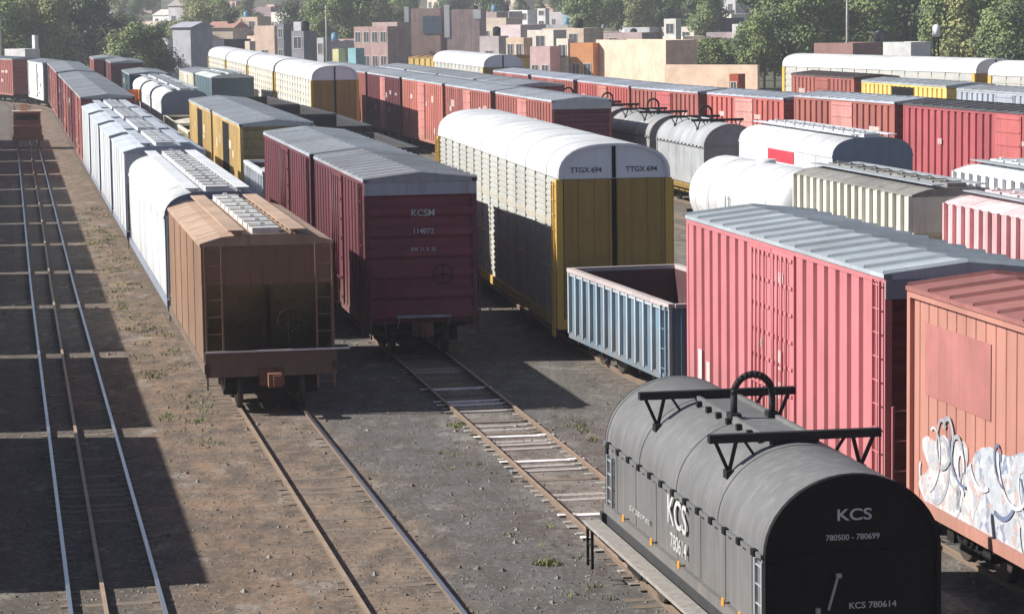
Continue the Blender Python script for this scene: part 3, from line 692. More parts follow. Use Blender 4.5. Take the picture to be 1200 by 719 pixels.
# track Z: the line just outside the left edge whose shadow falls on the rails
for i, (a, b) in enumerate(((22, 42.0), (45.2, 61.2), (62.7, 75.6), (77.0, 88.5), (89.9, 100.3), (101.7, 112.6), (114.0, 124.2), (125.6, 135.6), (137.0, 148.6), (150.0, 162.0), (163.5, 176.8), (178.4, 191.8), (193.4, 206.8))):
    place('Z', a, b, 'boxcar', 'boxcar ' + ('brown', 'dark red', 'grey', 'green')[i % 4] + ', number %d from the camera in the line left of the rails' % (i + 1), 'boxcar', 'boxcars left of the rails', boxcar, 3.1, 5.0, ((.16, .08, .05), (.2, .05, .05), (.2, .2, .2), (.05, .1, .07))[i % 4], far=True)

# graffiti and markings on the nearest boxcars
def blob(pts, cx, cy, n=80, j=.18, seed=1):
    q = random.Random(seed); out = []
    for i in range(n):
        a = 2 * math.pi * i / n; k = 1 + j * (.6 * math.sin(a * 5 + seed) + .5 * math.sin(a * 8 + seed * 2.3) + q.uniform(-.15, .15)); out.append((cx + pts[0] * math.cos(a) * k, cy + pts[1] * math.sin(a) * k))
    return out
def graf_mat(name, cols):
    m, nt, b = newmat(name)
    v = coords(nt, rand=False)
    vo = N(nt, 'ShaderNodeTexVoronoi', Scale=6.0); nz = N(nt, 'ShaderNodeTexNoise', Scale=1.6, Detail=3)
    nt.links.new(v, nz.inputs['Vector'])
    ad = N(nt, 'ShaderNodeVectorMath', operation='MULTIPLY_ADD'); ad.inputs[1].default_value = (1.1, 1.1, 1.1)
    nt.links.new(nz.outputs['Color'], ad.inputs[0]); nt.links.new(v, ad.inputs[2]); nt.links.new(ad.outputs[0], vo.inputs['Vector'])
    sp = nt.nodes.new('ShaderNodeSeparateColor'); nt.links.new(vo.outputs['Color'], sp.inputs[0])
    st = [(i / len(cols), c) for i, c in enumerate(cols)]
    r = nt.nodes.new('ShaderNodeValToRGB'); r.color_ramp.interpolation = 'CONSTANT'; e = r.color_ramp.elements
    while len(e) < len(st): e.new(.5)
    for el, (p, c) in zip(e, st): el.position = p; el.color = (*c, 1)
    nt.links.new(sp.outputs[0], r.inputs[0])
    fine = noise(nt, v, 14, 3); cc = mix(nt, ramp(nt, fine, [(.5, 0), (.7, .45)]), r.outputs[0], (.6, .6, .62))
    nt.links.new(cc, b.inputs['Base Color']); b.inputs['Roughness'].default_value = .5
    return m
GM = graf_mat('graffiti_silver', [(.40, .43, .47), (.44, .46, .49), (.38, .40, .44), (.48, .5, .52), (.20, .24, .33), (.40, .43, .47), (.36, .38, .42), (.45, .47, .5), (.30, .33, .38), (.42, .32, .30)])
GM2 = graf_mat('graffiti_white', [(.46, .45, .44), (.40, .40, .41), (.50, .49, .49), (.45, .33, .31), (.34, .36, .42), (.6, .6, .58)])
sx_ = -(3.1 / 2 - .09) - .032
def wall_blob(root, name, mat, cy, cz, ry, rz, seed, off=0, j=.16, label=None, clampz=None):
    P = blob((ry, rz), cy, cz, seed=seed, j=j); g = MB()
    P = [(a, max(b, .86)) for a, b in P]
    A = [(sx_ - off, a, b) for a, b in P]; B = [(sx_ - off + .01, a, b) for a, b in P]
    g.face(A); g.strip(A, B, 0, True); o = g.build(name, mat, root)
    if label: o['label'] = label
# salmon local y: near end -L/2 ... far end +L/2 (far end is the left one in view)
wall_blob(salmon, 'graffiti', GM, 2.6, 1.6, 2.5, 1.0, 11, 0, .12, 'silver and blue graffiti lettering')
wall_blob(salmon, 'graffiti', GM2, 5.9, 1.5, 1.35, .85, 4, .004, .2)
wall_blob(salmon, 'graffiti', GM2, -1.6, 1.25, 2.2, .6, 9, .004, .2)
def stroke(root, mat, pts, wd, off):
    m = MB(); A = []; B = []
    for i, (a, b) in enumerate(pts):
        (a0, b0), (a1, b1) = pts[max(0, i - 1)], pts[min(len(pts) - 1, i + 1)]; dx, dz = a1 - a0, b1 - b0; l = math.hypot(dx, dz) or 1
        A.append((sx_ - off, a - dz / l * wd, b + dx / l * wd)); B.append((sx_ - off, a + dz / l * wd, b - dx / l * wd))
    m.strip(A, B); m.build('graffiti', mat, root)
NAVY = plain('spray_navy', (.13, .16, .25), .6); SPW = plain('spray_white', (.50, .51, .54), .6); SPS = plain('spray_silver', (.42, .44, .47), .4, .3)
gq = random.Random(8)
for i in range(44):
    cy, cz = gq.uniform(-2.5, 6.6), gq.uniform(1.1, 2.3); a0 = gq.uniform(0, 6.3); rr = gq.uniform(.2, .55); n = 14; sp_ = gq.uniform(2.2, 5)
    stroke(salmon, (NAVY, SPW, SPS, SPW)[i % 4], [(cy + rr * math.cos(a0 + sp_ * k / n) + .04 * k, max(.95, cz + rr * 1.1 * math.sin(a0 + sp_ * k / n))) for k in range(n)], gq.uniform(.02, .055), .008 + i * .0005)
yo = MB(); yo.box(sx_ - .014, sx_ - .006, 1.5, 1.75, 1.3, 1.5); yo.build('graffiti', ORANGE, salmon)
pt = MB(); pt.box(sx_ - .004, sx_ + .004, 3.9, 7.1, 2.9, 4.15); pt.build('repainted_panel', paint((.33, .13, .115), .4, name='repaint'), salmon)['label'] = 'darker red repainted rectangle'
# lettering panels of the pink boxcar door
q = random.Random(2)
for (y, z, a, b) in ((-.9, 3.9, .35, .3), (-.85, 2.2, .3, .4), (-.7, 1.6, .35, .35), (.7, 2.5, .2, .2), (5.9, 1.3, .3, .5), (5.2, 1.25, .28, .35)):
    w = MB(); w.box(-1.46 - .155, -1.46 - .15, y, y + a, z, z + b) if abs(y) < 2 else w.box(-1.46 - .094, -1.46 - .089, y, y + a, z - .2, z + b)
    w.build('paint_patch', paint((.62, .58, .55), .8, (.5, .2, .2), .7, 1.1, 'patch_white'), pink)
mb = [o for o in bpy.data.objects if o.get('label', '').startswith('dark maroon boxcar with pale')][0]
w = MB(); w.box(-1.64, -1.615, -.3, .5, 2.3, 4.0); w.build('paint_patch', WHITE, mb)
ma = [o for o in bpy.data.objects if o.get('label', '').startswith('dark maroon boxcar with shaded')][0]
LA = 12.3
text('lettering', 'KCSM', .26, ma, (.05, -LA / 2 - .06, 4.0), (R(90), 0, 0), INK)
text('lettering', '114072', .2, ma, (.05, -LA / 2 - .06, 3.5), (R(90), 0, 0), INK)
text('lettering', 'EW 11 IL 52', .14, ma, (.05, -LA / 2 - .06, 3.0), (R(90), 0, 0), INK)

# ------------------------------------------------------------------ ground, ballast, tracks
def ground_z(x, y):
    if y < 300: return -.115
    z = -.115 + (y - 300) * .006 if y < 360 else .15 + (y - 360) * .021
    if y > 700: z += (y - 700) * .03
    if y > 1200: z += (y - 1200) * .05
    return z + (.8 * math.sin(x * .02) * min(1, (y - 300) / 300))
gm, nt, b = newmat('yard_ground')
tc = nt.nodes.new('ShaderNodeTexCoord'); sp = nt.nodes.new('ShaderNodeSeparateXYZ'); nt.links.new(tc.outputs['Object'], sp.inputs[0])
P_ = tc.outputs['Object']
ma1 = N(nt, 'ShaderNodeMath', operation='MULTIPLY_ADD'); ma1.inputs[1].default_value = .19
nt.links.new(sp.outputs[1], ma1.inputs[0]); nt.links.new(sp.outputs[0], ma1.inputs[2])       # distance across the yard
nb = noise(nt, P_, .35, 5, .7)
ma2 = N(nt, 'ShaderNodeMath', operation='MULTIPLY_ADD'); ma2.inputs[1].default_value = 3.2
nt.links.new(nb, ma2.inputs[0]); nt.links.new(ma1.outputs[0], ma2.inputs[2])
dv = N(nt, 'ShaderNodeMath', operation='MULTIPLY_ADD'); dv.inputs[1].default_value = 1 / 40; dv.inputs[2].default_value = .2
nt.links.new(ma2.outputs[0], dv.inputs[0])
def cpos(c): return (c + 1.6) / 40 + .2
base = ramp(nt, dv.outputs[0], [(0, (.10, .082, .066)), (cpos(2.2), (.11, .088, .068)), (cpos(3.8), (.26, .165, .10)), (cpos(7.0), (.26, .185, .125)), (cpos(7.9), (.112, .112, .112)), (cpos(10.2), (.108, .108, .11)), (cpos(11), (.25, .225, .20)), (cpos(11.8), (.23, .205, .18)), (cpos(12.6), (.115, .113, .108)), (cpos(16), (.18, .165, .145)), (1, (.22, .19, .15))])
n1 = noise(nt, P_, .9, 10, .8); n2 = noise(nt, P_, 11, 6, .75); n3 = noise(nt, P_, 45, 3, .7)
c1 = mix(nt, ramp(nt, n1, [(.42, 0), (.64, .85)]), base, mixc((.05, .045, .04), (.1, .08, .06), .4))
c2 = mix(nt, ramp(nt, n2, [(.5, 0), (.72, .7)]), c1, (.40, .35, .29))
c3 = mix(nt, ramp(nt, n2, [(.28, .75), (.44, 0)]), c2, (.035, .03, .027))
n6 = noise(nt, coords(nt, (1, .5, 1), (7, 3, 0), rand=False), .8, 7, .75)
c3 = mix(nt, ramp(nt, n6, [(.56, 0), (.66, .6)]), c3, (.36, .33, .29))
n5 = noise(nt, coords(nt, (1, .35, 1), rand=False), 2.2, 6, .75)
c3 = mix(nt, ramp(nt, n5, [(.46, 0), (.62, .75)]), c3, (.075, .06, .05))
c4 = mix(nt, ramp(nt, n3, [(.6, 0), (.75, .7)]), c3, (.36, .34, .31))
nw = noise(nt, P_, .9, 6, .8)
c5 = mix(nt, ramp(nt, nw, [(.66, 0), (.74, .6)]), c4, (.10, .11, .045))
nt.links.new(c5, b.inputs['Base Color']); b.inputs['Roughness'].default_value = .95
hh = mix(nt, .5, n2, n3); bump(nt, b, hh, .8, .05)
tm, nt, b = newmat('hill_ground')
P_ = coords(nt, rand=False); n1 = noise(nt, P_, .03, 6, .7); n2 = noise(nt, P_, .3, 5, .7)
c = ramp(nt, n1, [(.35, (.06, .075, .035)), (.55, (.11, .10, .06)), (.7, (.2, .17, .13))]); c = mix(nt, ramp(nt, n2, [(.4, 0), (.7, .6)]), c, (.05, .065, .03))
nt.links.new(c, b.inputs['Base Color']); b.inputs['Roughness'].default_value = 1
g = MB()
xs = [-900, -400, -200, -120, -60, -30, 0, 30, 60, 120, 200, 400, 900]; ys = [-60, 0, 60, 120, 200, 300]
for j in range(len(ys) - 1):
    g.strip([(x, ys[j], -.115) for x in xs], [(x, ys[j + 1], -.115) for x in xs])
tag(g.build('ground', gm), kind='structure')
g = MB(); xs = [i * 40 for i in range(-60, 61)]; ys = [300, 330, 360] + list(range(400, 1200, 50)) + list(range(1200, 3400, 200))
for j in range(len(ys) - 1):
    g.strip([(x, ys[j], ground_z(x, ys[j])) for x in xs], [(x, ys[j + 1], ground_z(x, ys[j + 1])) for x in xs], 0, False, True)
tag(g.build('hillside', tm), kind='structure')

RAIL = paint((.13, .085, .06), .4, name='rail_rust'); RTOP = plain('rail_head', (.42, .45, .50), .28, .85, .1); RTOPR = plain('rail_head_rusty', (.36, .27, .19), .6, .2, .2)
def poly_pts(k, y0, y1, step=6):
    n = max(2, int((y1 - y0) / step)); return [yat(k, y0 + (y1 - y0) * i / n) for i in range(n + 1)]
def rail_mesh(pts, off, topmat):
    prof = [(-.07, -.17), (-.07, -.15), (-.01, -.13), (-.01, -.045), (-.036, -.03), (-.036, 0), (.036, 0), (.036, -.03), (.01, -.045), (.01, -.13), (.07, -.15), (.07, -.17)]
    m = MB(); rows = []
    for i, p in enumerate(pts):
        d = (pts[min(i + 1, len(pts) - 1)] - pts[max(i - 1, 0)]).normalized(); nrm = Vector((d.y, -d.x, 0))
        rows.append([p + nrm * (off(p.y) + u) + Vector((0, 0, w)) for u, w in prof])
    for A, B in zip(rows, rows[1:]):
        n = len(m.v); k = len(prof); m.v += [tuple(v) for v in A + B]
        for i in range(k - 1): m.f.append((n + i, n + i + 1, n + k + i + 1, n + k + i)); m.mi.append(1 if i == 5 else 0); m.sm.append(False)
    return m.mesh('rail', [RAIL, topmat])
SLP = paint((.125, .10, .082), .6, (.05, .04, .035), .9, 1.7, 'sleeper_wood'); SLPW = plain('sleeper_bleached', (.72, .70, .68), .9); SLPG = plain('sleeper_grey', (.34, .31, .28), .9, scale=6)
def sleeper_mesh(m_, k):
    q = random.Random(k); m = MB(); hl = 1.28 if k < 4 else .70; m.box(-hl, hl, -.12, .12, -.34, -.165)
    for sx in (-1, 1): m.box(sx * .752 - .17, sx * .752 + .17, -.09, .09, -.165, -.15, 0)
    return m.mesh('sleeper', [m_])
SLM = [sleeper_mesh(SLP, 4), sleeper_mesh(SLPG, 5), sleeper_mesh(SLPW, 6)]
TL = {'A': 'railway track on the left with an extra middle rail, lying in the long shadow', 'B': 'railway track with shiny right rail running out from under the rusty brown hopper',
      'C': 'railway track with pale weathered sleepers leading to the dark coil car', 'D': 'railway track under the pink boxcar and blue gondola', 'E': 'railway track under the far left white autoracks',
      'F': 'railway track under the cream ribbed hopper and tank car', 'H': 'railway track under the grey-hooded coil cars', 'I': 'railway track under the long line of red boxcars', 'J': 'railway track under the bright yellow boxcar at right', 'K': 'railway track under the two autoracks below the trees', 'Z': 'railway track under the line of boxcars left of the rails'}
for k in TR:
    y1 = TR[k][-1][1]; y0 = max(TR[k][0][1], -20) if k in 'ABCDZ' else max(60, TR[k][0][1])
    root = link('railway_track', None, None, (tx(k, y0), y0, 0)); tag(root, TL[k], 'railway track', 'railway tracks of the yard')
    pts = [p - Vector((tx(k, y0), y0, 0)) for p in poly_pts(k, y0, y1)]
    for s in (-1, 1):
        link('rail', rail_mesh(pts, lambda y, s=s: s * .752, (RTOP if k in 'A' or (k == 'B' and s > 0) else RTOPR)), root)
    if k == 'A':
        # third rail of the turnout, closing in on the middle
        def off(y): Y = y + y0; return -.19 + min(.24, max(0, (Y - 42) / 90 * .24)) + (0 if Y < 170 else (Y - 170) * .006)
        link('rail', rail_mesh(pts, off, RTOPR), root)['label'] = 'rusty middle rail'
    lo, hi = {'A': (40, 96), 'B': (38, 66), 'C': (44, 76)}.get(k, (0, 0))
    q = random.Random(ord(k)); rest = MB(); y = y0 + .5; cnt = 0
    while y < min(y1, 300):
        p = yat(k, y); d = (yat(k, y + 2) - yat(k, y - 1)).normalized(); ang = math.atan2(-d.x, d.y) + q.uniform(-.05, .05)
        if lo < y < hi and cnt < 100:
            w = SLM[0] if k != 'C' else SLM[q.choice((0, 0, 1, 1))]
            if k == 'C' and (abs(y - 51.2) < .3 or abs(y - 57.1) < .3 or abs(y - 65.9) < .3 or abs(y-49.0)<.3 or abs(y-60.5)<.3 or abs(y-68.3)<.3): w = SLM[2]
            o = link('sleeper', w, root, (p.x - tx(k, y0) + q.uniform(-.05, .05), y - y0, (q.choice((.054, .046, .042, .04, .038)) if k != 'C' else (.062 + q.uniform(-.022, .014) if w is not SLM[2] else .078))), ang); cnt += 1
        elif k in 'ABC' or y > 55:
            ca, sa = math.cos(ang), math.sin(ang); n = len(rest.v)
            bx_ = [(-1.28, -.12, -.34), (1.28, -.12, -.34), (1.28, .12, -.34), (-1.28, .12, -.34), (-1.28, -.12, -.108), (1.28, -.12, -.108), (1.28, .12, -.108), (-1.28, .12, -.108)]
            rest.v += [(p.x - tx(k, y0) + a * ca - c_ * sa, y - y0 + a * sa + c_ * ca, z) for a, c_, z in bx_]
            for f in ((4, 5, 6, 7), (0, 1, 5, 4), (1, 2, 6, 5), (2, 3, 7, 6), (3, 0, 4, 7)): rest.f.append(tuple(n + i for i in f)); rest.mi.append(0); rest.sm.append(False)
        y += .56 if lo < y < hi or y < hi else .62
    o = rest.build('sleeper', SLP, root); tag(o, kind='stuff')

# loose stones and grass
q = random.Random(12)
st = MB()
for i in range(16000):
    y = 38 + 62 * q.random() ** 1.5; x = -.19 * y + q.uniform(-1, 20); s = q.uniform(.012, .035) * (2.2 if q.random() < .04 else 1)
    n = len(st.v); z = -.115
    pts = [(x + s * math.cos(a) * q.uniform(.7, 1.3), y + s * math.sin(a) * q.uniform(.7, 1.3), z) for a in (0, 1.6, 3.1, 4.7)] + [(x + q.uniform(-.3, .3) * s, y + q.uniform(-.3, .3) * s, z + s * q.uniform(.6, 1.1))]
    st.v += pts
    for k in range(4): st.f.append((n + k, n + (k + 1) % 4, n + 4)); st.mi.append(0); st.sm.append(False)
sm, nt, b = newmat('stone'); P_ = coords(nt, rand=False)
nt.links.new(ramp(nt, noise(nt, P_, 2.5, 3), [(.3, (.05, .045, .04)), (.5, (.15, .135, .115)), (.7, (.3, .28, .25))]), b.inputs['Base Color']); b.inputs['Roughness'].default_value = .95
me = bpy.data.meshes.new('loose_stones'); me.from_pydata(st.v, [], st.f); me.materials.append(sm)
tag(link('loose_stones', me), 'loose grey stones strewn over the dirt between the tracks', 'stones', kind='stuff')
gr = MB()
spots = [(tx('C', 56) - 3.1 + 1.0, 62.3, .3, 90), (tx('C', 47) - 1.9, 46.5, .25, 90), (tx('C', 62) + 1.7, 62, .3, 40), (tx('C', 60) + 1.6, 60, .2, 30)]
for i in range(120):
    y = q.uniform(60, 135); spots.append((tx('B', y) - q.uniform(1.5, 2.9), y, q.uniform(.2, .5), 22))
for i in range(50):
    y = q.uniform(42, 75); spots.append((tx('C', y) + q.choice((-1, 1)) * q.uniform(1.2, 2.2), y, .15, 8))
for cx, cy, rr, n in spots:
    for i in range(n):
        a = q.uniform(0, 6.3); r = rr * math.sqrt(q.random()); x, y = cx + r * math.cos(a), cy + r * math.sin(a); h = q.uniform(.03, .12); w = q.uniform(.01, .025); t = q.uniform(0, 3.14)
        gr.face([(x - w * math.cos(t), y - w * math.sin(t), -.115), (x + w * math.cos(t), y + w * math.sin(t), -.115), (x + q.uniform(-.08, .08), y + q.uniform(-.08, .08), -.115 + h)])
me = bpy.data.meshes.new('grass'); me.from_pydata(gr.v, [], gr.f); me.materials.append(plain('grass_green', (.16, .18, .06), .9, scale=2))
tag(link('weed_tufts', me), 'sparse green weeds growing beside the rails', 'weeds', kind='stuff')

# ------------------------------------------------------------------ small machines in the yard
def cart():
    y = 194; root = link('track_maintenance_cart', None, None, (tx('A', y), y, 0)); root.rotation_euler.z = R(10.6)
    tag(root, 'rusty brown-orange maintenance cart on the left track', 'rail cart')
    om = paint((.20, .07, .04), .8, (.06, .035, .03), .8, 1.4, 'orange_rust')
    m = MB(); m.box(-1.1, 1.1, -1.6, 1.6, .55, .85); m.box(-1.0, 1.0, -1.5, -.7, .85, 1.6); m.build('chassis', om, root)
    m = MB(); m.box(-.95, .95, -.7, 1.2, .85, 2.5); m.box(-.8, .8, -1.1, -.7, 1.6, 1.95); m.build('cab', om, root)
    m = MB(); m.box(-.75, .75, -.73, -.705, 1.7, 2.3); m.box(-.975, -.955, -.4, .9, 1.6, 2.3); m.build('window', BLACK, root)
    m = MB(); m.box(-1.05, 1.05, -.85, 1.3, 2.5, 2.6); m.box(-.5, .1, 0, .5, 2.6, 3.1); m.build('cab_roof', paint((.5, .36, .26), .4, name='tan_roof'), root)
    for sx in (-1, 1):
        for sy in (-1, 1): m = MB(); m.tube((sx * .69, sy, .36), (sx * .81, sy, .36), .36, 16); m.build('wheel', WHEELM, root)
cart()
def loader():
    root = link('wheel_loader', None, None, (-29.3, 205, -.115)); root.rotation_euler.z = R(12); tag(root, 'small yellow loader with raised arm between the left background cars', 'loader')
    m = MB(); m.box(-.8, .8, -.6, 2.2, .8, 1.9); m.box(-.75, .75, -.5, .8, 1.9, 2.1); m.build('body', YEL, root)
    m = MB(); m.box(-.7, .7, -.3, 1.0, 2.1, 3.2); m.build('cab', BLACK, root)
    m = MB(); m.box(-.8, .8, -.4, 1.1, 3.2, 3.3); m.build('cab_roof', YEL, root)
    m = MB()
    for s in (-1, 1): m.bar((s * .6, -.3, 1.6), (s * .6, -2.0, 3.6), .14); m.bar((s * .6, -2.0, 3.6), (s * .6, -2.7, 3.3), .12)
    m.build('lifting_arm', YEL, root)
    m = MB(); m.prism_y([(-1, 3.0), (1, 3.0), (1, 3.9), (.9, 3.9), (.9, 3.1), (-.9, 3.1), (-.9, 3.9), (-1, 3.9)], -3.3, -2.6); m.box(-1, 1, -2.62, -2.55, 3.0, 3.9); m.build('bucket', ORANGE, root)
    for sx in (-1, 1):
        for y in (-.1, 1.7): m = MB(); m.tube((sx * .65, y, .6), (sx * 1.0, y, .6), .6, 18); m.tube((sx * .7, y, .6), (sx * 1.02, y, .6), .25, 10); m.build('wheel', BLACK, root)
loader()

# ------------------------------------------------------------------ town
def wallmat(c, kind='plaster'):
    key = ('w', c, kind)
    if key in _mc: return _mc[key]
    m, nt, b = newmat(kind + '_wall'); v = coords(nt)
    n = noise(nt, v, .6, 5, .7); n2 = noise(nt, coords(nt, (3, 3, .5)), 1, 4)
    cc = mix(nt, ramp(nt, n, [(.35, 0), (.65, 1)]), scl(c, .82), scl(c, 1.12)); cc = mix(nt, ramp(nt, n2, [(.55, 0), (.75, .45)]), cc, scl(c, .55))
    if kind == 'brick':
        br = N(nt, 'ShaderNodeTexBrick', Scale=2.0); br.inputs['Color1'].default_value = (1, 1, 1, 1); br.inputs['Color2'].default_value = (.7, .7, .7, 1); br.inputs['Mortar'].default_value = (.9, .85, .8, 1)
        mp = coords(nt); nt.links.new(mp, br.inputs['Vector']); cc = mix(nt, .6, cc, br.outputs[0], 'MULTIPLY')
    nt.links.new(cc, b.inputs['Base Color']); b.inputs['Roughness'].default_value = .9
    _mc[key] = m; return m
GLASS = plain('window_dark', (.07, .075, .085), .3); FRAMEW = plain('frame_pale', (.5, .48, .44), .7)
def house(x0, x1, y, zt, c, label, depth=None, kind='plaster', roofc=(.3, .28, .27), floors=None, parapet=.4, tank=False, windows=True, gable=False, door=False, group='buildings of the town', name='house', rz=0, winmat=None, nw=None, z0=None):
    w = x1 - x0; d = depth or min(12, max(5, w * .8)); zb = (ground_z((x0 + x1) / 2, y) if z0 is None else z0) - .3
    root = link(name, None, None, ((x0 + x1) / 2, y, zb)); tag(root, label, 'building', group); root.rotation_euler.z = rz
    h = zt - zb; hw = w / 2; q = random.Random(label)
    m = MB(); m.box(-hw, hw, 0, d, 0, h - (parapet if not gable else 0)); 
    if not gable:
        for a in ((-hw, hw, 0, .2), (-hw, hw, d - .2, d), (-hw, -hw + .2, .2, d - .2), (hw - .2, hw, .2, d - .2)): m.box(a[0], a[1], a[2], a[3], h - parapet, h)
    m.build('wall', wallmat(c, kind), root)
    r = MB()
    if gable:
        gh = min(2.2, w * .22)
        r.face([(-hw - .3, -.3, h), (hw + .3, -.3, h), (hw + .3, d / 2, h + gh), (-hw - .3, d / 2, h + gh)]); r.face([(-hw - .3, d + .3, h), (hw + .3, d + .3, h), (hw + .3, d / 2, h + gh), (-hw - .3, d / 2, h + gh)])
        for s in (-1, 1): r.face([(s * (hw + .3), -.3, h), (s * (hw + .3), d + .3, h), (s * (hw + .3), d / 2, h + gh)])
        r.face([(-hw - .3, -.3, h), (hw + .3, -.3, h), (hw + .3, d + .3, h), (-hw - .3, d + .3, h)])
    else: r.box(-hw + .21, hw - .21, .21, d - .21, h - parapet + .002, h - parapet + .08)
    r.build('roof', wallmat(roofc), root)
    if windows:
        fl = floors or max(1, int(h / 3)); n = nw or max(1, int(w / 2.6)); fh = h / fl
        for f in range(fl):
            for i in range(n):
                if q.random() < .15: continue
                cx = -hw + w * (i + .5) / n; ww = min(.65, w / n * .3); za = f * fh + fh * .35; zc = za + min(1.5, fh * .42)
                if door and f == 0 and i == n // 2:
                    k = MB(); k.box(cx - .5, cx + .5, -.03, .05, .3, 2.4); k.build('door', plain('door_brown', (.12, .06, .03)), root); continue
                k = MB(); k.box(cx - ww - .08, cx + ww + .08, -.05, .02, za - .08, za); k.box(cx - ww - .08, cx + ww + .08, -.05, .02, zc, zc + .08)
                for s in (-1, 1): k.box(cx + s * (ww + .08), cx + s * ww, -.05, .02, za, zc)
                k.box(cx - .03, cx + .03, -.04, .02, za, zc)
                fo = k.build('window', FRAMEW, root)
                p = MB(); p.box(cx - ww, cx + ww, -.012, .02, za, zc); p.build('pane', winmat or GLASS, fo)
    if tank:
        t = MB(); t.tube((hw * .4, d * .4, h - parapet), (hw * .4, d * .4, h + 1.1), .55, 12); t.tube((hw * .4, d * .4, h + 1.1), (hw * .4, d * .4, h + 1.3), .5, 12, .2)
        t.build('water_tank', BLACK if q.random() < .6 else plain('tank_blue', (.1, .25, .35)), root)
    return root
def hpx(xa, xb, ytop, Y, c, label, **k):
    th = k.pop('turn', 38); w = X_at(xb, Y) - X_at(xa, Y); dp = k.get('depth') or w * .55; dp = min(dp, w * .8); t = R(th)
    wl = max(w * .35, (w - dp * math.sin(t)) / math.cos(t)); k['depth'] = dp; k['rz'] = -t
    x0 = X_at(xa, Y); cx = x0 + wl * math.cos(t) / 2; cy = Y + wl * math.sin(t) / 2
    z = CAM_H - (ytop - (HOR + (600 - (xa + xb) / 2) * math.sin(ROLL))) * Y / F_PX
    return house(cx - wl / 2, cx + wl / 2, cy, z, c, label, **k)
PEACH = (.70, .50, .37); BRICK = (.42, .29, .26); TANW = (.5, .38, .28); MAUVE = (.42, .31, .30); GREYB = (.40, .40, .44)
# the peach wall and its neighbours
hpx(706, 822, 47, 290, PEACH, 'tall blank peach wall of the warehouse behind the red boxcars', windows=False, depth=4.2, name='warehouse', turn=58)
hpx(786, 893, 76, 262, (.70, .52, .38), 'long low peach wall right of the tall peach warehouse', windows=False, depth=.4, name='perimeter_wall', turn=35)
hpx(824, 850, 44, 330, (.13, .09, .09), 'dark brown shed behind the small trees of the peach wall', windows=False, depth=5, name='shed')
hpx(858, 877, 86, 255, (.40, .07, .03), 'small orange-red kiosk in front of the low peach wall', depth=2, name='kiosk', floors=1)
hpx(672, 712, 50, 300, (.50, .22, .09), 'orange house with two dark openings beside the tall peach wall', floors=1, nw=2)
hpx(656, 676, 45, 302, (.74, .66, .55), 'narrow cream house left of the orange one', floors=2, nw=1)
hpx(625, 660, 54, 300, (.50, .34, .34), 'mauve pink house with one small window left of the cream one', floors=1, nw=2)
hpx(597, 628, 44, 306, (.64, .47, .34), 'light peach house at the left end of the peach row', floors=2, nw=2)
hpx(640, 712, 33, 360, (.56, .44, .33), 'tan two-storey house above the orange house', tank=True)
hpx(712, 778, 38, 350, (.42, .32, .31), 'flat mauve roofline house above the tall peach wall')
hpx(622, 668, 35, 345, (.68, .62, .54), 'white-fronted house behind the mauve pink one')
# brick building
br = hpx(482, 528, 10, 400, BRICK, 'left wing of the brick building, with big blue-grey window', kind='brick', depth=12, windows=False, name='brick_building', turn=12)
k = MB(); hL = X_at(528, 400) - X_at(482, 400); k.box(-hL / 2 + 2.8, hL / 2 - .2, -.05, .02, 5.0, 7.7); k.build('window', plain('window_blue', (.10, .13, .17), .3), br)
k = MB(); k.box(-hL / 2, -hL / 2 + .7, -.06, .0, 5.4, 9.1); k.build('corner_pillar', WHITE, br)
br = hpx(528.5, 574, 11, 398, (.45, .33, .31), 'plain right wing of the brick building with white pillar', kind='brick', depth=12, windows=False, name='brick_building', turn=12)
hR = X_at(574, 398) - X_at(528.5, 398); k = MB(); k.box(-hR / 2, -hR / 2 + .8, -.06, .0, 4.5, 9.3); k.build('corner_pillar', WHITE, br)
k = MB(); k.box(hR / 2 - 1.3, hR / 2 - .2, -.05, .0, 7.2, 8.5); k.build('window', WHITE, br)
hpx(418, 480, 31, 380, (.42, .28, .26), 'long low brick house left of the brick building', kind='brick', nw=4)
hpx(440, 486, 26, 395, (.46, .34, .31), 'brick house with flat roof touching the brick building', kind='brick')
hpx(566, 600, 42, 372, (.42, .36, .36), 'grey-mauve house right of the brick building', tank=True)
hpx(412, 431, 56, 300, (.22, .42, .44), 'small teal shed beside the far autoracks', floors=1, name='shed', depth=4)
hpx(394, 409, 57, 302, (.6, .55, .3), 'small pale yellow shed beside the teal one', floors=1, name='shed', depth=4)
# grey sheds at left
hpx(206, 252, 32, 330, GREYB, 'grey metal shed behind the far left cars', windows=False, gable=True, depth=16, roofc=(.33, .33, .38), name='shed')
hpx(199, 208, 45, 322, (.75, .75, .75), 'narrow white utility tower beside the grey metal shed', windows=False, depth=2.5, name='utility_tower')
hpx(240, 296, 46, 340, (.055, .06, .08), 'low dark open shed right of the grey metal shed', depth=10, roofc=(.3, .3, .35), windows=False, name='shed')
hpx(292, 304, 48, 335, (.62, .5, .4), 'small beige hut between the dark shed and far autoracks', depth=4)
hpx(330, 346, 28, 345, (.20, .19, .22), 'dark grey tower block of the factory cluster', name='factory', depth=6, nw=1, floors=3)
hpx(346, 376, 36, 350, (.23, .22, .25), 'dark grey factory hall beside the tower block', name='factory', depth=10, tank=True)
hpx(376, 392, 44, 340, (.42, .4, .42), 'light grey annex at the right of the factory hall', name='factory', depth=6, nw=1)
hpx(322, 374, 14, 560, (.72, .68, .6), 'long white house on the slope above the factory', nw=6, depth=9)
hpx(280, 322, 20, 470, (.56, .42, .32), 'peach brown house on the slope left of the factory', roofc=(.4, .2, .15))
hpx(302, 340, 30, 420, (.54, .40, .32), 'peach house with low roof just left of the dark factory')
hpx(300, 336, 8, 620, (.30, .22, .22), 'dark brown house high on the slope', roofc=(.2, .16, .16))
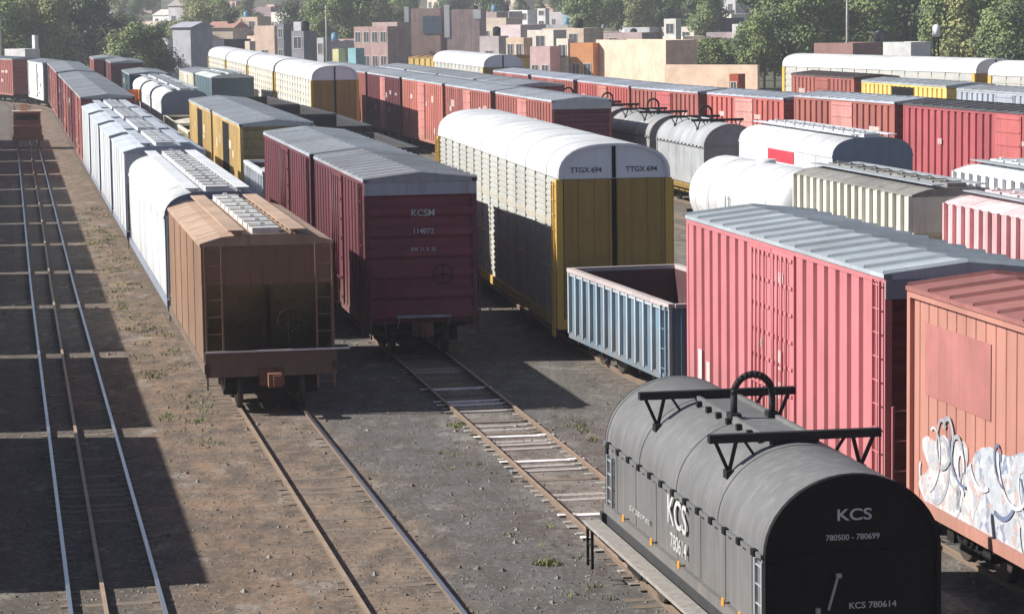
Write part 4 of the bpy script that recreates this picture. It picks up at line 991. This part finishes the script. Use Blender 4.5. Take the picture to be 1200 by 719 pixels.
hpx(8, 50, 57, 335, (.62, .6, .6), 'low building with long white roof at the far left', roofc=(.75, .75, .75), parapet=.1, windows=False, name='shed')
hpx(44, 51, 41, 338, (.72, .72, .72), 'small white chimney block above the long white roof', windows=False, depth=1.5, name='chimney_block')
hpx(600, 634, 12, 520, (.74, .72, .7), 'white apartment house on the slope right of the brick building', floors=2, nw=3)
hpx(634, 648, 10, 515, (.66, .64, .63), 'narrow white tower house on the slope', floors=3, nw=1)
hpx(650, 700, 14, 540, (.46, .42, .44), 'long grey house right of the narrow white tower house', roofc=(.5, .5, .55), nw=5)
hpx(560, 600, 14, 500, (.40, .30, .29), 'brown house directly above the brick building', tank=True)
hpx(848, 876, 21, 430, (.13, .12, .16), 'dark-fronted house among the trees at right', nw=3)
hpx(862, 890, 28, 420, (.6, .56, .56), 'white house half hidden in the trees at right')
hpx(782, 802, 22, 400, (.68, .66, .6), 'small white house with teal side above the dark brown shed', nw=1)
hpx(1040, 1098, 49, 262, (.70, .70, .68), 'low white building behind the right autoracks', depth=7, nw=5, floors=1, roofc=(.4, .3, .27))
hpx(960, 1042, 50, 258, (.30, .17, .15), 'long low reddish shed behind the right autoracks', depth=7, windows=False, roofc=(.3, .18, .16), name='shed')
hpx(1164, 1215, -12, 330, (.17, .14, .14), 'tall dark brown building at the right edge', depth=10, name='building', nw=2)
# random filler town on the slope
pal = [('white', (.78, .76, .74)), ('cream', (.70, .63, .53)), ('peach', (.68, .52, .41)), ('brick-red', (.46, .29, .25)), ('grey', (.5, .49, .51)), ('mauve', (.52, .42, .43)), ('tan', (.58, .48, .38)), ('pale blue', (.45, .53, .6))]
q = random.Random(31); rows = [(425, 'front', 13), (465, 'second', 14), (515, 'third', 15), (575, 'fourth', 15), (645, 'fifth', 16), (730, 'sixth', 16), (840, 'seventh', 16), (980, 'top', 16)]
for Y, rn, n in rows:
    for i in range(n):
        px = 110 + (870 - 110) * (i + .5) / n + q.uniform(-16, 16)
        if Y < 460 and (470 < px < 585 or 195 < px < 260): continue
        if Y < 700 and (0 < px < 135): continue
        yy = Y + q.uniform(-18, 18); w = q.uniform(4, 8); h = q.choice((2.8, 3.2, 3.4, 5.4)) * (1 + max(0, yy - 600) / 900); nm, c = q.choice(pal); x = X_at(px, yy)
        house(x - w / 2, x + w / 2, yy, ground_z(x, yy) + h, c, '%s %s house, number %d from the left in the %s row up the slope' % (('one-storey' if h < 4.6 else 'two-storey'), nm, i + 1, rn), tank=q.random() < .4, roofc=q.choice([(.34, .3, .29), (.5, .47, .44), (.4, .22, .17)]), gable=q.random() < .12, windows=Y < 800, rz=-R(q.uniform(20, 60)))

# poles and tanks
def pole(px, Y, h, label):
    x = X_at(px, Y); zb = ground_z(x, Y); root = link('utility_pole', None, None, (x, Y, zb)); tag(root, label, 'utility pole', 'utility poles of the town')
    m = MB(); m.tube((0, 0, -.5), (0, 0, h), .16, 8, .1); m.build('post', plain('pole_grey', (.32, .31, .29)), root)
    m = MB(); m.box(-1.1, 1.1, -.06, .06, h - .6, h - .45); 
    for x_ in (-1, -.4, .4, 1): m.tube((x_, 0, h - .45), (x_, 0, h - .2), .05, 6)
    m.build('crossarm', plain('crossarm_brown', (.14, .1, .07)), root)
pole(995, 262, 12, 'tall utility pole rising from the right trees'); pole(388, 330, 10, 'thin utility pole beside the factory annex'); pole(8, 330, 14, 'utility pole at the far left in front of the trees')
def wtank(px, Y, ztop, r, c, label, hgt):
    x = X_at(px, Y); zb = ground_z(x, Y); root = link('water_tank', None, None, (x, Y, zb)); tag(root, label, 'water tank')
    h = ztop - zb; m = MB(); m.tube((0, 0, h - hgt), (0, 0, h - .2), r, 16); m.tube((0, 0, h - .2), (0, 0, h), r, 16, r * .4); m.build('tank', plain('tank_%d' % px, c, .5), root)
    m = MB()
    for a in range(4): m.bar((math.cos(a * 1.57 + .78) * r * .8, math.sin(a * 1.57 + .78) * r * .8, -.4), (math.cos(a * 1.57 + .78) * r * .8, math.sin(a * 1.57 + .78) * r * .8, h - hgt), .12)
    m.box(-r, r, -r, r, h - hgt - .12, h - hgt - .002); m.build('stand', DARK, root)
wtank(1099, 262, CAM_H - 28 * 262 / F_PX, .36, (.75, .75, .75), 'slim white water tank above the low white building', 1.2)
wtank(1033, 268, CAM_H - 34 * 268 / F_PX, .62, (.02, .025, .04), 'round black water tank above the long reddish shed', 1.5)

# ------------------------------------------------------------------ trees
def leafmat(name, c):
    m, nt, b = newmat(name)
    geo = nt.nodes.new('ShaderNodeNewGeometry'); oi = nt.nodes.new('ShaderNodeObjectInfo')
    P_ = coords(nt); n = noise(nt, P_, .55, 4, .7)
    c1 = mix(nt, geo.outputs['Random Per Island'], scl(c, .65), scl(c, 1.5)); c2 = mix(nt, ramp(nt, n, [(.35, 0), (.65, .6)]), c1, (c[0] * 1.9, c[1] * 1.5, c[2] * 1.2))
    c3 = mix(nt, oi.outputs['Random'], c2, mixc(c, (.10, .10, .05), .5)); c4 = mix(nt, .45, c2, c3)
    nt.links.new(c4, b.inputs['Base Color']); b.inputs['Roughness'].default_value = .75
    return m
LEAF = [leafmat('leaf_green', (.13, .19, .06)), leafmat('leaf_dark', (.07, .11, .05)), leafmat('leaf_olive', (.19, .22, .085))]
BARK = plain('bark', (.1, .075, .055), .95)
def tree_meshes(seed, h, r, n, lm, ls=.5, column=False):
    q = random.Random(seed)
    t = MB(); top = h * .6; t.tube((0, 0, -.5), (q.uniform(-.2, .2), q.uniform(-.2, .2), top), .035 * h * .6, 8, .012 * h)
    clumps = []
    for i in range(7 + int(r)):
        a = q.uniform(0, 6.28); zz = h * q.uniform(.3, .92); k = 1 - abs(zz / h - .55) * 1.1; rad = r * q.uniform(.35, .8) * max(.3, k)
        c = Vector((math.cos(a) * rad, math.sin(a) * rad, zz)); clumps.append((c, r * q.uniform(.3, .55)))
        t.tube((0, 0, min(top, zz * .55)), c, .012 * h * .7, 5, .01)
    clumps.append((Vector((0, 0, h * .85)), r * .45)); clumps.append((Vector((0, 0, h * .6)), r * .6))
    lf = MB()
    for i in range(n):
        c, cr = clumps[q.randrange(len(clumps))]
        d = Vector((q.gauss(0, 1), q.gauss(0, 1), q.gauss(0, .8))).normalized() * cr * (q.uniform(.55, 1.12))
        p = c + d; s = ls * q.uniform(.5, 1.2); nrm = (d.normalized() + Vector((q.uniform(-.7, .7), q.uniform(-.7, .7), q.uniform(-.2, .9)))).normalized()
        u = nrm.orthogonal().normalized(); u.rotate(Matrix.Rotation(q.uniform(0, 6.28), 3, nrm)); v = nrm.cross(u)
        pts = [p + u * s * .5, p + v * s * .38 + nrm * s * .06, p - u * s * .5, p - v * s * .38 + nrm * s * .06]
        nn = len(lf.v); lf.v += [tuple(x) for x in pts]; lf.f.append((nn, nn + 1, nn + 2, nn + 3))
    me = bpy.data.meshes.new('crown'); me.from_pydata(lf.v, [], lf.f); me.materials.append(lm)
    return t.mesh('trunk', BARK), me
TM = [tree_meshes(i, 10, (3.6, 4.4, 3.0, 4.0, 3.2, 4.6)[i], 7500, LEAF[(0, 1, 2, 0, 1, 2)[i]], .42) for i in range(6)]
TREEG = 'trees around the yard and town'
def tree(px, Y, h, v, label, zoff=0):
    x = X_at(px, Y); root = link('tree', None, None, (x, Y, ground_z(x, Y) + zoff)); tag(root, label, 'tree', TREEG)
    s = h / 10; sq = random.Random(label); root.scale = (s * sq.uniform(.8, 1.25), s * sq.uniform(.8, 1.25), s * sq.uniform(.9, 1.12)); root.rotation_euler.z = (px * 7.3) % 6.28
    link('trunk', TM[v][0], root); link('crown', TM[v][1], root)
words = ['light green', 'dark green', 'olive green', 'bushy green', 'slim dark', 'broad olive']
def ords(i): return ['first', 'second', 'third', 'fourth', 'fifth', 'sixth', 'seventh', 'eighth', 'ninth', 'tenth', 'eleventh', 'twelfth', 'thirteenth', 'fourteenth', 'fifteenth', 'sixteenth', 'seventeenth', 'eighteenth', 'nineteenth', 'twentieth'][i]
# left wood
for i, (px, Y, h, v) in enumerate(((-10, 350, 12, 1), (14, 345, 10, 0), (30, 372, 13, 4), (42, 350, 9, 3), (58, 365, 12, 5), (74, 352, 11, 2), (90, 372, 12, 1), (104, 356, 11, 4), (118, 380, 11, 1), (66, 395, 13, 0), (20, 400, 14, 1), (100, 400, 12, 1))):
    tree(px, Y, h, v, '%s tree, %s counted in the left wood behind the far boxcars' % (words[v], ords(i)))
tree(170, 318, 7.5, 3, 'round green tree standing between the far left cars and the grey shed'); tree(184, 322, 6.8, 1, 'dark round tree close beside the grey metal shed'); tree(150, 330, 6.5, 5, 'lighter bushy tree left of the round green one')
for i, (px, Y, h, v) in enumerate(((140, 440, 8, 4), (158, 455, 7, 1), (225, 430, 7, 0), (250, 470, 9, 5), (270, 450, 8, 4), (262, 520, 9, 0), (296, 600, 9, 2), (238, 600, 9, 5), (388, 470, 9.5, 0), (402, 455, 10, 3), (416, 470, 11, 0), (430, 500, 11, 5), (446, 520, 11, 3), (372, 520, 9, 1), (464, 560, 10, 0), (478, 600, 10, 1), (398, 520, 11, 5), (380, 430, 6.5, 3))):
    tree(px, Y, h, v, '%s tree, %s along the slope between the grey shed and the brick building' % (words[v], ords(i)))
for i, (px, Y, h, v) in enumerate(((690, 470, 10, 3), (706, 500, 10, 4), (722, 480, 10, 0), (740, 520, 10, 1), (752, 460, 9, 5), (770, 480, 9.5, 1), (792, 500, 10, 0), (808, 460, 10, 4), (824, 480, 10, 3), (836, 430, 9, 0), (580, 600, 10, 0), (560, 640, 10, 3), (535, 620, 9, 1), (660, 620, 9, 0))):
    tree(px, Y, h, v, '%s tree, %s along the slope between the brick building and the dark brown shed' % (words[v], ords(i)))
for i, (px, Y, h, v) in enumerate(((836, 300, 5.6, 3), (852, 306, 6, 0), (870, 300, 5.8, 1), (886, 304, 6.8, 3), (898, 298, 7.6, 0), (910, 310, 8.6, 1))):
    tree(px, Y, h, v, '%s tree, %s from the left just behind the low peach wall' % (words[v], ords(i)))
for i, (px, Y, h, v) in enumerate(((900, 350, 11, 4), (920, 330, 11, 3), (938, 345, 12, 1), (955, 325, 11, 0), (972, 350, 12.5, 5), (990, 330, 12, 4), (1008, 350, 12.5, 1), (1022, 325, 10.5, 0), (1040, 345, 12, 3), (1060, 330, 12, 1), (1078, 350, 12.5, 5), (1096, 325, 11, 4), (1112, 300, 10.5, 0), (1130, 290, 10.5, 2), (1148, 300, 11.5, 3), (1166, 285, 9.5, 0), (1186, 285, 9.5, 1), (1205, 290, 11, 0), (1225, 295, 11, 4))):
    tree(px, Y, h, v, '%s tree, %s in the wood behind the right autoracks' % (words[v], ords(i)))
# far wooded ridge: leaf mass one cannot count
tq = random.Random(5)
for i in range(36):
    Y = tq.uniform(430, 820); px = 130 + 720 * (i + tq.random()) / 36; v = tq.randrange(6)
    tree(px, Y, tq.uniform(4.5, 8), v, '%s tree among the hillside houses, number %d of them from the left' % (words[v], i + 1))
q = random.Random(77); ff = MB()
for i in range(26000):
    Y = q.uniform(1000, 1900); px = q.uniform(-250, 1450); x = X_at(px, Y)
    if 120 < px < 230 and q.random() < .8: continue
    z = ground_z(x, Y) + q.uniform(0, 9); s = q.uniform(2, 4.5); t = q.uniform(0, 3.14)
    n = len(ff.v); ff.v += [(x - s * math.cos(t), Y - s * math.sin(t), z - s * .3), (x + s * math.cos(t), Y + s * math.sin(t), z - s * .3), (x + s * .6 * math.cos(t), Y + .8, z + s * .6), (x - s * .6 * math.cos(t), Y - .4, z + s * .6)]; ff.f.append((n, n + 1, n + 2, n + 3))
me = bpy.data.meshes.new('far_wood'); me.from_pydata(ff.v, [], ff.f); me.materials.append(LEAF[0])
tag(link('far_wood', me), 'far wooded ridge above the town', 'wood', kind='stuff')

# ------------------------------------------------------------------ haze
hz = MB(); hz.box(-1500, 1500, -80, 3350, -3, 175)
hm = bpy.data.materials.new('haze'); hm.use_nodes = True; nt = hm.node_tree; nt.nodes.clear(); o = nt.nodes.new('ShaderNodeOutputMaterial'); v = nt.nodes.new('ShaderNodeVolumePrincipled')
v.inputs['Color'].default_value = (.86, .9, 1, 1); v.inputs['Density'].default_value = .0003; v.inputs['Anisotropy'].default_value = .2
nt.links.new(v.outputs[0], o.inputs['Volume'])
tag(hz.build('haze', hm), kind='stuff')

# ------------------------------------------------------------------ light
SUN_EL, SUN_AZ = R(33.5), R(270)       # sun at -X
w = bpy.data.worlds.new('World'); scn.world = w; w.use_nodes = True; nt = w.node_tree
bg = nt.nodes['Background']; sk = nt.nodes.new('ShaderNodeTexSky'); sk.sky_type = 'NISHITA'; sk.sun_disc = False
sk.sun_elevation = SUN_EL; sk.sun_rotation = SUN_AZ; sk.air_density = .6; sk.dust_density = .4
nt.links.new(sk.outputs[0], bg.inputs[0]); bg.inputs[1].default_value = .05
sl = bpy.data.lights.new('sun', 'SUN'); sl.energy = 5.0; sl.angle = R(.5); sl.color = (1, .965, .91)
so = link('sun', sl); d = Vector((-math.cos(SUN_EL), 0.02, math.sin(SUN_EL))); so.rotation_euler = d.to_track_quat('Z', 'Y').to_euler()

# ------------------------------------------------------------------ camera
cam = bpy.data.cameras.new('camera'); cam.sensor_width = 36; cam.lens = 36 * F_PX / 1200; cam.clip_end = 6000; cam.clip_start = .5
co = link('camera', cam, None, (0, 0, CAM_H))
M = Matrix.Rotation(R(90) - PITCH, 4, 'X') @ Matrix.Rotation(-ROLL, 4, 'Z')
co.rotation_euler = M.to_euler(); scn.camera = co
scn.view_settings.view_transform = 'Standard'; scn.view_settings.look = 'None'; scn.view_settings.exposure = .8; scn.view_settings.gamma = 1
scn.cycles.max_bounces = 5; scn.cycles.volume_bounces = 1
